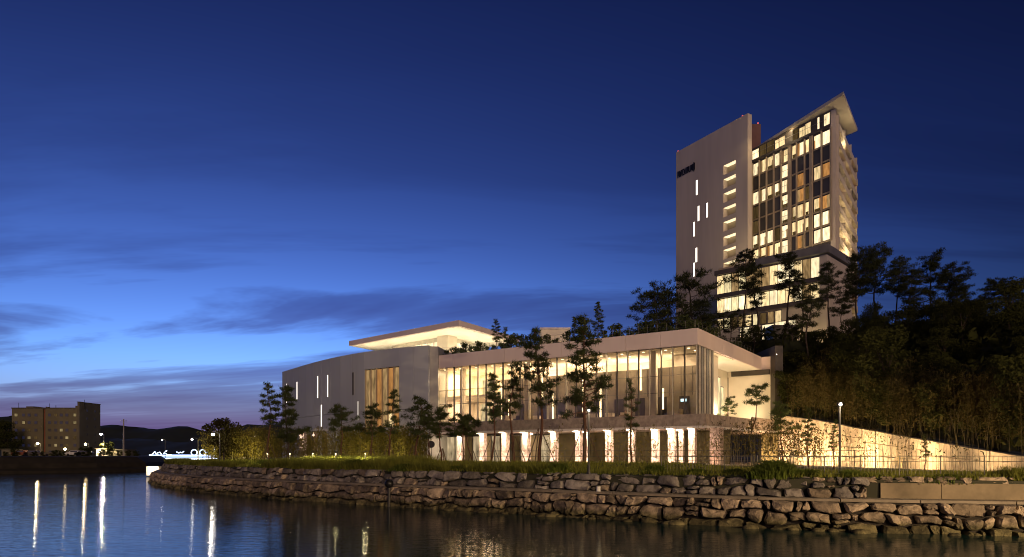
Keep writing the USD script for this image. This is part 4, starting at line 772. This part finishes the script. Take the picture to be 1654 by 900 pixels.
hedge2 = canes('bamboo_hedge', 'long yellow-green lit bamboo hedge in front of the curved wing', along((-19.8, 79, 2.4), (-9.5, 75, 2.4), 280, .9), 4.0, 64, 'bamboo', 2)
hedge3 = canes('bamboo_hedge', 'thin bamboo between the two pines at the left end of the wing', along((-29, 83, 2.4), (-20, 79, 2.4), 90, .7), 4.0, 60, 'bamboo', 6)
canes('bamboo_row', 'sparse thin bamboo row in front of the lit stone columns', along((2.5, 63, 2.6), (25, 59, 2.6), 80, 1.6), 3.6, 14, 'bamboo', 3)
canes('bamboo_row', 'tall thin bamboo in front of the dark undercroft right of the corner pier', along((20, 66, 2.5), (33.5, 73, 2.5), 110, .9), 4.2, 26, 'bamboo_dim', 4)
canes('bamboo_row', 'bare bamboo canes in front of the lit sloping stone wall', along((31.8, 78, 2.5), (32.2, 46, 2.5), 110, .7), 4.0, 5, 'bamboo_dim', 5)
q = along((36.2, 86, 0), (36.6, 34, 0), 620, .9); q[:, 2] = [float(hill_z(max(a, 35.5), b)) - .3 for a, b, _ in q]
canes('bamboo_grove', 'dry brown bamboo thicket behind the top of the sloping stone wall', q, 5.0, 74, 'bamboo_dim', 7)
for pos in ((-40.6, 89.5), (-36.6, 86), (-32.4, 82.3)): rect(hedge1, (*pos, 3.15), (.15, .5, 1), 2.6, .6, 6.5, (1, .80, .30), 'uplight')
for pos in ((-19, 75), (-15.5, 73.6), (-12, 72.2)): rect(hedge2, (*pos, 3.15), (.1, .5, 1), 2.6, .6, 5, (1, .80, .32), 'uplight')

# grass on the bank
g = np.random.default_rng(12)
def blades(n, fs, fo, h, col, lab):
    s = fs(n); o = fo(n); p = shore(s, o); f_ = flat(s); z = np.interp(o, offs, zlow) * (1 - f_) + np.interp(o, offs, zz) * f_ - .03; hh = h * g.uniform(.5, 1.3, n); d = g.normal(size=(n, 2)) * .35; a = g.uniform(0, 6.28, n); wv = np.column_stack([np.cos(a), np.sin(a)]) * .03
    P = np.column_stack([p, z]); A = P - np.column_stack([wv, 0 * z]); B = P + np.column_stack([wv, 0 * z]); T = P + np.column_stack([d * hh[:, None], hh]); single('grass', MB().add(np.stack([A, B, T], 1).reshape(-1, 3), np.arange(3 * n).reshape(-1, 3)), col, lab, 'grass', kind='stuff')
blades(60000, lambda n: g.uniform(S_R - 4, S_END, n), lambda n: 1.9 + g.random(n) ** 1.4 * 12, .28, 'grass', 'short rough grass covering the bank above the boulders')
def tufty(n):
    s = g.uniform(S_R - 3, S_END - 6, n * 3); keep = meshkit.noise(np.column_stack([s * .45, s * 0 + 3, s * 0])) > .52; return np.resize(s[keep], n)
blades(30000, tufty, lambda n: 1.8 + g.random(n) ** 1.6 * 2.6, .55, 'grass', 'tufts of longer grass along the top edge of the boulders')
s4, s5 = shore_s(575), shore_s(385)
blades(26000, lambda n: g.uniform(s4, s5, n), lambda n: 2.2 + g.random(n) * 7, .75, 'grass', 'tall bright grass on the bank below the bamboo hedge')
def clump(px, Y, wd, h, lab, n=900, z=None):
    X = (px - 827) / 1103 * Y; t = thing('grass_clump', lab, 'grass clump', (X, Y, z or 2.5)); r = np.abs(g.normal(size=n)) * wd * .45; a = g.uniform(0, 6.28, n); P = np.column_stack([X + r * np.cos(a), Y + r * np.sin(a) * .6, np.full(n, (z or 2.5) - .1)])
    hh = h * g.uniform(.45, 1.1, n) * np.exp(-(r / wd) ** 2); d = np.column_stack([np.cos(a), np.sin(a)]) * (g.random((n, 1)) * .55 + .1); b = g.uniform(0, 6.28, n); wv = np.column_stack([np.cos(b), np.sin(b), 0 * b]) * .03
    Mid = P + np.column_stack([d * hh[:, None] * .45, hh * .7]); T = P + np.column_stack([d * hh[:, None] * 1.2, hh * .85]); mb = MB(); mb.add(np.stack([P - wv, P + wv, Mid + wv * .8, Mid - wv * .8], 1).reshape(-1, 3), np.arange(4 * n).reshape(-1, 4)); mb.add(np.stack([Mid - wv * .8, Mid + wv * .8, T], 1).reshape(-1, 3), np.arange(3 * n).reshape(-1, 3)); part(t, 'blades', mb, 'grass_dark', kind='stuff')
for px, Y, wd, h, lab, n, z in ((1252, 35.6, 1.5, 1.15, 'largest dark grass clump, at the foot of the terrace corner', 2600, 2.45), (1305, 35.2, .9, .8, 'grass clump drooping over the boulders left of the right lamp post', 1200, 2.3), (1375, 34.6, .7, .9, 'narrow grass clump at the foot of the right lamp post', 1000, 2.2), (1408, 34.4, .8, .6, 'grass clump at the left end of the concrete wall', 1000, 2.3),
    (1530, 33.2, 1.4, .55, 'grass clump hanging over the concrete wall', 2200, 2.3), (1058, 39.8, .9, .75, 'round grass clump right of the left lamp post', 1000, 2.5), (1125, 38.4, 1.3, .5, 'low grass clump in front of the corner pier', 1200, 2.5), (900, 43, 1.2, .8, 'round grass clump left of the left lamp post', 1200, 2.5), (575, 54, 1.4, .9, 'dark grass clump in front of the lit hedge', 1300, 2.6), (655, 50, 1.3, .7, 'dark grass clump near the ball buoy', 1000, 2.5), (820, 45.5, 1.0, .55, 'low grass clump on the bank before the tall thin pines', 900, 2.5), (735, 48, 1.1, .5, 'low grass clump on the bank before the short flat-crowned pines', 900, 2.5), (480, 61, 1.6, .9, 'broad grass clump on the bank below the dense dark pine', 1400, 2.5), (430, 66, 1.6, .9, 'broad grass clump on the bank below the leftmost pine', 1400, 2.5), (1185, 37.4, 1.0, .6, 'grass clump on the bank between the corner pier and the largest clump', 1000, 2.45), (1620, 34.2, 1.6, .5, 'low grass clump above the concrete wall at the right edge', 1300, 2.4)):
    clump(px, Y, wd, h, lab, n, z)
# low planting on the hall roof
rnd = random.Random(77)
for i in range(44):
    if i < 30: u0 = -36 + i * 1.2; p = H.p(u0, 1.7 + rnd.uniform(-.3, .3))
    else: p = H.p(-1.7, 2 + (i - 30) * 1.6)
    tree('shrub', 'roof_shrub', 'low dark shrub behind the railing along the hall roof edge', (*p, zR - .1), rnd.uniform(0, 360), rnd.uniform(.8, 1.9), 'shrubs along the hall roof edge', 'shrub')

# ------------------------------------------------------------------ sloping stone wall, fences, lamps
rw = thing('sloping_stone_wall', 'long lit stone retaining wall whose top slopes down to the right', 'retaining wall', (34.8, 66, 2.5))
ys = np.arange(91.2, 30, -2.6); rnd = random.Random(3)
for y0, y1 in zip(ys[:-1], ys[1:]):
    a, b = float(wall_top(y0)), float(wall_top(y1)); n = max(1, round((max(a, b) - 2.3) / 1.15))
    for k in range(n):
        za0, za1, zb0, zb1 = [2.3 + (t - 2.3) * f for t in (a, b) for f in (k / n, (k + 1) / n)]; dx = rnd.uniform(-.06, .06); v = []
        for x in (34.7 + dx, 35.3):
            v += [(x, y0 - .035, za0 + .03), (x, y1 + .035, zb0 + .03), (x, y1 + .035, zb1 - .03), (x, y0 - .035, za1 - .03)]
        part(rw, 'stone_block', MB().add(v, [[0, 1, 2, 3], [7, 6, 5, 4], [0, 4, 5, 1], [1, 5, 6, 2], [2, 6, 7, 3], [3, 7, 4, 0]]), 'retaining')
for y, it in ((88, 85), (81, 90), (74, 85), (66, 66), (57, 42), (49, 18)): rect(rw, (32.6, y, 2.6), (.7, 0, 1), .5, 2.2, it, (1, .62, .29), 'uplight')
for y, it in ((84, 70), (77, 70), (70, 70), (63, 60), (56, 45), (50, 30)): bulb(rw, (33.4, y, 3.0), .1, it, (1, .74, .38), 'ground_light')
def fence_line(s0, s1, off): a = np.arange(s0, s1, 1.9); return a
fe = thing('wire_mesh_fence', 'thin grey wire mesh fence along the top of the bank at the right', 'fence', (*shore(20., 3.2), 2.5))
fa = np.arange(S_R - 4, shore_s(985), 1.9); wm = MB()
for s in fa: p = shore(s, 3.2); part(fe, 'post', MB().tube([(*p, 2.4), (*p, 3.58)],   .028, 5), 'mullion')
fl = np.arange(fa[0], fa[-1], .9)
for z in (2.62, 3.28, 3.54): P3 = np.column_stack([shore(fl, 3.2), np.full(len(fl), z)]); part(fe, 'rail', MB().tube(P3, .014, 4), 'mullion')
for s in np.arange(fa[0], fa[-1], .19): p = shore(s, 3.2); wm.tube([(*p, 2.6), (*p, 3.56)], .008, 3, cap=False)
part(fe, 'mesh_wires', wm, 'mullion', kind='stuff')
gr = thing('cable_rail', 'long thin cable railing in front of the lit stone columns', 'railing', (12, 66, 2.5)); A0, A1 = np.array([-3.5, 68.5]), np.array([33, 62.0])
for i in range(22): p = A0 + (A1 - A0) * i / 21; part(gr, 'post', MB().tube([(*p, 2.4), (*p, 4.02)], .03, 5), 'metal')
for z in (3.45, 4.0): part(gr, 'cable', MB().tube([(*A0, z), (*A1, z)], .022, 4), 'metal')
pw = MB(); pw.add(np.vstack([np.column_stack([shore(ss[:100], 17.2), 2.50 + .497 * flat(ss[:100])]), np.column_stack([shore(ss[:100], 19.4), 2.47 + .43 * flat(ss[:100])])]), [[i, i + 1, 101 + i, 100 + i] for i in range(99)]); single('river_path', pw, 'paving', kind='structure')
def lamp_post(px, Y, z0, ht, lab, lit):
    X = (px - 827) / 1103 * Y; t = thing('lamp_post', lab, 'lamp post', (X, Y, z0)); part(t, 'pole', MB().tube([(X, Y, z0 - .2), (X, Y, z0 + .5), (X, Y, z0 + .52), (X, Y, z0 + ht)], [.085, .085, .06, .055], 10), 'metal', smooth=40)
    part(t, 'base_collar', MB().tube([(X, Y, z0 - .1), (X, Y, z0 + .12)], .14, 10), 'metal'); part(t, 'head', MB().tube([(X, Y, z0 + ht), (X, Y, z0 + ht + .05), (X, Y, z0 + ht + .20), (X, Y, z0 + ht + .24)], [.06, .14, .14, .05], 12), 'metal')
    part(t, 'lens', MB().tube([(X - .02, Y - .10, z0 + ht + .12), (X - .02, Y - .15, z0 + ht + .12)], .07, 10), 'lamp_white' if lit else 'lamp_head'); bulb(t, (X + .05, Y - .5, z0 + ht + .05), .07, 130 if lit else 80, (1, .78, .5))
lamp_post(1356.5, 35.4, 2.45, 3.65, 'dark slim lamp post with a lit white head before the sloping stone wall', True)
lamp_post(951, 41, 2.45, 3.7, 'dark slim lamp post in front of the tallest pine', False)
# round sign and buoy
t = thing('round_sign', 'round black sign disc on a thin post before the end of the wing', 'sign', (-7.8, 66, 2.8)); part(t, 'disc', MB().tube([(-7.8, 65.97, 4.62), (-7.8, 66.03, 4.62)], .34, 20), 'black'); part(t, 'post', MB().tube([(-7.8, 66.06, 2.6), (-7.8, 66.06, 4.7)], .03, 6), 'metal')
t = thing('ball_marker', 'black ball on a dark post standing in the water below the boulders', 'marker', (-8.5, 47.2, 0)); part(t, 'ball', MB().sphere((-8.5, 47.2, 1.62), .31), 'black', smooth=True); part(t, 'post', MB().tube([(-8.5, 47.2, -.6), (-8.5, 47.2, 1.4)], .10, 8), 'metal', smooth=True)
p = shore(shore_s(953), 1.0); t = thing('ledge_bollard', 'small white cylinder standing on the ledge below the left lamp post', 'bollard', (*p, 1.5)); part(t, 'body', MB().tube([(*p, 1.48), (*p, 1.78)], .13, 10), 'white_metal'); part(t, 'cap', MB().tube([(*p, 1.78), (*p, 1.83)], .15, 10), 'metal')

# the near bank where the photographer stands, and its street lamps (behind and beside the camera)
nb = MB(); nb.box(-70, 90, -60, 4.5, -2, 1.95); single('near_bank', nb, 'paving', kind='structure')
def tall_lamp(x, y, lab, inten):
    t = thing('street_lamp', lab, 'street lamp', (x, y, 1.95)); part(t, 'pole', MB().tube([(x, y, 1.9), (x, y, 7.4)], [.09, .06], 8), 'metal'); part(t, 'arm', MB().tube([(x, y, 7.4), (x - .1, y + .6, 7.7), (x - .15, y + 1.5, 7.75)], .045, 6), 'metal')
    part(t, 'shade', MB().tube([(x - .15, y + 1.5, 7.62), (x - .15, y + 1.5, 7.74)], [.34, .12], 10), 'metal'); bulb(t, (x - .15, y + 1.5, 7.4), .2, inten, (1, .68, .34))
tall_lamp(34, 2.5, 'tall street lamp on the near bank to the right of the viewpoint', 5600)

# ------------------------------------------------------------------ left background: lamps, bridge, flats, far bank
def street_lamp(px, py, Y, z0, lab, mt, r=.16, inten=0, col=(1, .8, .45), arm=.8):
    c = at(px, py, Y); t = thing('street_lamp', lab, 'street lamp', (c[0] + arm, c[1], z0)); part(t, 'pole', MB().tube([(c[0] + arm, c[1], z0 - .2), (c[0] + arm, c[1], c[2] + .05)], [.09, .05], 6), 'metal')
    part(t, 'arm', MB().tube([(c[0] + arm, c[1], c[2] + .05), (c[0] + arm * .4, c[1], c[2] + .28), (c[0], c[1], c[2] + .2)], .04, 5), 'metal'); part(t, 'shade', MB().tube([(c[0], c[1], c[2] + .12), (c[0], c[1], c[2] + .24)], [r * 1.5, r * .6], 8), 'metal'); part(t, 'globe', MB().sphere(c, r, 2), mt)
    if inten: bulb(t, c - [0, .5, .4], .12, inten, col)
street_lamp(343.8, 701.5, 80, 2.5, 'brightest white street lamp left of the round olive tree', 'lamp_white', .20, 40, (1, .9, .7))
street_lamp(310, 710, 90.3, 2.5, 'white street lamp above the glowing rings on the bridge', 'lamp_white', .13)
street_lamp(262, 711, 190, 3, 'small white street lamp above the left half of the bridge', 'lamp_white', .16)
street_lamp(411, 704, 92, 2.5, 'small street lamp seen through the left bamboo hedge', 'lamp_head', .12)
street_lamp(60.5, 716.5, 175, 3.3, 'warm globe lamp before the left half of the block of flats', 'lamp_warm', .33, 160)
street_lamp(138, 717.5, 175, 3.3, 'warm globe lamp before the right end of the block of flats', 'lamp_warm', .31, 160)
street_lamp(105, 725.5, 172, 3.3, 'low warm lamp between the two globe lamps of the flats', 'lamp_warm', .3)
street_lamp(163, 701.5, 178, 3.3, 'bluish white street lamp right of the block of flats', 'lamp_blue', .32)
br = thing('light_bridge', 'footbridge with a glowing white deck edge over the far water', 'bridge', (-125, 250, 3)); x0, x1 = at(236, 0, 250)[0], at(352, 0, 250)[0]
part(br, 'deck', MB().box(x0, x1, 250, 254, 1.6, 2.3), 'concrete'); part(br, 'deck_light', MB().box(x0, x1, 249.8, 249.98, 1.7, 2.45), 'neon_deck'); part(br, 'glowing_railing', MB().box(x0 + 1, x1 - 1, 250.0, 250.1, 2.55, 3.75), 'neon_panel')
for i in range(7): xx = x0 + 3 + i * (x1 - x0 - 6) / 6; part(br, 'pier', MB().box(xx - .35, xx + .35, 250.5, 253.5, -1, 1.6), 'concrete')
for px, hh in ((286, 1.0), (291, 1.2), (306, .8)): xx = at(px, 0, 250)[0]; part(br, 'pier_light', MB().box(xx - .3, xx + .3, 250.2, 250.45, .2, .2 + hh), 'lit_cream')
def neon(name, pts, lab, r=.13): t = single(name, MB().tube([at(a, b, 249) for a, b in pts], r, 5), 'neon', lab, 'light sculpture')
for px, lab in ((313.5, 'left one of two glowing white rings on the bridge'), (327, 'right one of two glowing white rings on the bridge')):
    a = np.linspace(0, 2 * math.pi, 25); c = at(px, 731.2, 249); single('glowing_ring', MB().tube(np.column_stack([c[0] + 1.05 * np.cos(a), np.full(25, 249.), c[2] + 1.05 * np.sin(a)]), .17, 6, cap=False), 'neon', lab, 'light sculpture')
neon('glowing_figure', ((241, 735.5), (246, 734), (250, 729.5), (252, 733), (255, 735)), 'glowing white pointed figure at the left end of the bridge', .2)
neon('glowing_figure', ((254, 732), (258, 730.5), (261, 734.5)), 'small glowing white hook second from the left on the bridge', .18)
neon('glowing_figure', ((264, 733), (268, 728.5), (269.5, 728), (266, 731.5), (271, 735), (277, 735)), 'glowing white running figure on the bridge', .16)
neon('glowing_figure', ((285, 730), (289, 732), (291, 730.5), (294, 731.5), (297, 729)), 'glowing white bird shape left of the rings', .17)
neon('glowing_figure', ((334, 730), (334.5, 731.5)), 'small glowing dot right of the rings', .22)
neon('glowing_line', ((243, 736.2), (275, 736), (300, 736.4), (340, 736)), 'thin glowing line along the bridge railing', .12)
neon('glowing_post', ((346, 722), (346, 737)), 'glowing pale post at the right end of the bridge', .18)
pl = thing('lit_landing', 'small brightly lit pale landing wall at the tip of the bank', 'wall', (-60, 112, 1)); part(pl, 'wall', MB().box(*sorted((at(236, 0, 113)[0], at(256, 0, 113)[0])), 113, 114, .2, 1.75), 'cream'); rect(pl, (at(246, 0, 112)[0], 111.4, 1.4), (0, 1, -.25), 1.6, .2, 26, (1, .86, .66), 'wall_light')
rnd = random.Random(2)
for i, (px, py) in enumerate(((388, 741), (395, 740.5), (402, 741.5), (410, 741), (418, 741.5))): bollard = at(px, py, 98); t = thing('bollard_light', 'low glowing bollard light at the foot of the left bamboo hedge', 'bollard light', bollard, 'bollard lights along the river path'); part(t, 'post', MB().tube([bollard - [0, 0, .7], bollard], .07, 6), 'metal'); part(t, 'lens', MB().sphere(bollard + [0, 0, .1], .13, 1), 'lit_cream'); 
for i, (px, Y) in enumerate(((432, 69), (468, 66), (505, 64), (542, 60), (590, 57))):
    c = at(px, 0, Y); t = thing('bollard_light', ('nearest the leftmost pine', 'below the dense dark pine', 'before the side entrance', 'before the lit hedge', 'at the right end of the tall bright grass')[i].join(('low shaded bollard light in the grass ', '')), 'bollard light', (c[0], c[1], 2.6)); part(t, 'post', MB().tube([(c[0], c[1], 2.5), (c[0], c[1], 3.75)], .06, 6), 'metal'); part(t, 'shade', MB().tube([(c[0], c[1], 3.85), (c[0], c[1], 3.92)], [.26, .10], 8), 'metal'); rect(t, (c[0], c[1], 3.83), (0, .1, -1), .4, .4, 60, (1, .84, .42))
bulb(hedge1, (*at(400, 740, 97)[:2], 3.0), .12, 90, (1, .8, .4), 'path_light')
tree('round', 'round_tree', 'round olive-coloured tree at the left end of the bamboo hedge', (*at(361, 0, 82.5)[:2], 2.45), 0, .95)
for px, hgt, k in ((330, 2.0, 'bush3'), (300, 1.4, 'bush3')): pass
# block of flats
YF = 225; fx = lambda px: at(px, 0, YF)[0]; fz = lambda py: EYE + (735 - py) / 1103 * YF
fl = thing('block_of_flats', 'long dim ochre block of flats with a taller grey stair tower at its right end', 'block of flats', (fx(90), YF + 6, 3.3))
part(fl, 'wall', MB().box(fx(19), fx(69), YF, YF + 9.8, 2.5, fz(660)), 'flat'); part(fl, 'wall', MB().box(fx(73), fx(129), YF, YF + 9.8, 2.5, fz(660)), 'flat'); part(fl, 'red_strip', MB().box(fx(69), fx(73), YF + .6, YF + 9.8, 2.5, fz(658)), 'flat_red')
part(fl, 'stair_tower', MB().box(fx(126), fx(129.3), YF - .4, YF + 11, 2.5, fz(650)), 'flat_grey'); part(fl, 'roof_edge', MB().box(fx(18.5), fx(126), YF - .3, YF + 10, fz(660), fz(658.5)), 'flat_grey'); part(fl, 'roof_edge', MB().box(fx(125.7), fx(129.6), YF - .6, YF + 11.2, fz(650), fz(648.9)), 'flat_grey')
part(fl, 'roof_hut', MB().box(fx(28), fx(40), YF + 4, YF + 9, fz(658.5), fz(655)), 'flat_grey'); part(fl, 'roof_hut', MB().box(fx(112), fx(125), YF + 3, YF + 9, fz(658.5), fz(654.5)), 'flat_grey')
for px, y0 in ((23, 650), (67.5, 656), (73.5, 651), (83.5, 654), (130, 645)): part(fl, 'aerial', MB().tube([(fx(px), YF + 2, fz(660)), (fx(px), YF + 2, fz(y0))], .09, 4), 'black')
part(fl, 'water_tank', MB().tube([(fx(67), YF + 3, fz(658)), (fx(67), YF + 3, fz(656.5))], .5, 10), 'black')
rnd = random.Random(6)
for r in range(5):
    for px in (26, 38, 47, 58, 80, 90, 99, 108, 121):
        y0 = 668 + r * 12.2; mt = 'lit_flat' if (r, px) in ((1, 38), (0, 121), (1, 121), (3, 47), (2, 99), (4, 58), (4, 90), (3, 108), (0, 26)) else ('lit_dim' if rnd.random() < .25 else 'dark_glass'); m = MB().box(fx(px - 2.6), fx(px + 2.6), YF - .08, YF, fz(y0 + 5), fz(y0)); pn = part(fl, 'window', m, 'flat_grey'); part(pn, 'pane', MB().box(fx(px - 2.2), fx(px + 2.2), YF - .1, YF - .08, fz(y0 + 4.6), fz(y0 + .4)), mt)
    for yy in (3.2, 7.5): m = MB().box(fx(129.3), fx(129.3) + .06, YF + yy, YF + yy + .8, fz(664 + r * 13), fz(660.5 + r * 13)); part(fl, 'window', m, 'dark_glass')
for x0, x1, y0, mt, nm, lab in ((2, 17, 726, 'flat_grey', 'shed', 'low grey shed left of the block of flats'), (155, 172, 725, 'cream', 'kiosk', 'small lit kiosk below the bluish street lamp'), (174, 205, 726.5, 'flat_grey', 'shed', 'long low shed right of the lit kiosk')):
    t = thing(nm, lab, nm, (at(x0, 0, 180)[0], 181, 3.3)); part(t, 'wall', MB().box(at(x0, 0, 180)[0], at(x1, 0, 180)[0], 180, 184, 3.0, at(0, y0, 180)[2]), mt); part(t, 'roof', MB().box(at(x0 - .6, 0, 180)[0], at(x1 + .6, 0, 180)[0], 179.6, 184.4, at(0, y0, 180)[2], at(0, y0 - .8, 180)[2]), 'flat_grey')
    if nm == 'kiosk': bulb(t, (*at(166, 0, 178)[:2], 6.4), .2, 1100, (1, .8, .45)); part(t, 'window', MB().box(at(166, 0, 180)[0], at(171, 0, 180)[0], 179.9, 179.98, 3.6, 4.6), 'lit_hall')
ut = thing('utility_pole', 'tall pale utility pole with crossbars standing right of the flats', 'pole', (*at(199.5, 0, 170)[:2], 3.3)); X = at(199.5, 0, 170)[0]; part(ut, 'pole', MB().tube([(X, 170, 3), (X, 170, at(0, 677, 170)[2])], [.2, .12], 7), 'steel')
for dz in (679, 682): part(ut, 'crossbar', MB().box(X - .8, X + .8, 169.9, 170.1, at(0, dz, 170)[2], at(0, dz - .5, 170)[2]), 'steel')
rnd = random.Random(15)
for i in range(15): px = 6 + i * 15.5 + rnd.uniform(-4, 4); c = at(px, 0, 166 + rnd.uniform(-4, 6)); tree('bush3', 'bank_bush', 'low dark bush along the top of the far bank', (c[0], c[1], 3.0), rnd.uniform(0, 360), rnd.uniform(.25, .55), 'bushes along the far bank', 'bush')
for px, hh in ((5, 1.2), (12, 1.3)): c = at(px, 0, 215); tree('bush2', 'flats_tree', 'dark tree standing at the left end of the flats' if px == 5 else 'dark tree touching the left corner of the flats', (c[0], c[1], 3), 0, hh)
c = at(176, 0, 178); tree('bush3', 'bank_bush', 'small olive tree right of the bluish street lamp', (c[0], c[1], 3.2), 0, .8, None, 'bush')
def car(px, Y, col, lab):
    X = at(px, 0, Y)[0]; t = thing('parked_car', lab, 'car', (X, Y, 3.3)); z = 3.3; prof = [(-2.1, .35), (-2.1, .8), (-1.9, .95), (-1.2, 1.0), (-.7, 1.42), (.9, 1.42), (1.5, 1.0), (2.0, .9), (2.1, .6), (2.1, .35)]; m = trimesh.creation.extrude_polygon(Polygon(prof), 1.7, engine='earcut'); v = np.column_stack([X + m.vertices[:, 0], Y + m.vertices[:, 2], z + m.vertices[:, 1]]); part(t, 'body', MB().add(v, m.faces), col)
    part(t, 'side_window', MB().box(X - .75, X + .95, Y - .02, Y - .005, z + 1.02, z + 1.34), 'dark_glass')
    for dx in (-1.3, 1.3): part(t, 'wheel', MB().tube([(X + dx, Y - .05, z + .32), (X + dx, Y + .2, z + .32)], .32, 12), 'black')
for px, col, lab in ((31, 'flat_red', 'dark red car parked before the left part of the flats'), (51, 'tower_dark', 'black car parked under the left globe lamp'), (84, 'flat_grey', 'grey car parked before the red strip of the flats'), (118, 'white_metal', 'pale car parked before the right part of the flats'), (133, 'tower_dark', 'black car parked under the right globe lamp')): car(px, 170, col, lab)
# small lights on the hill at the right
for px, py, Y, r, lab in ((1518.5, 510, 96, .16, 'small white lamp among the ridge pines'), (1592, 517, 94, .34, 'warm lit lamp among the ridge pines near the right edge'), (1254.5, 572.5, 90.6, .07, 'tiny white lamp on the dark side wall')):
    c = at(px, py, Y); z = float(hill_z(c[0], c[1])) if px > 1300 else c[2] - 1; t = thing('hill_lamp', lab, 'lamp', c); part(t, 'post', MB().tube([(c[0], c[1] + .1, z - .2), (c[0], c[1] + .1, c[2])], .05, 5), 'metal'); part(t, 'globe', MB().sphere(c, r, 2), 'lamp_head')
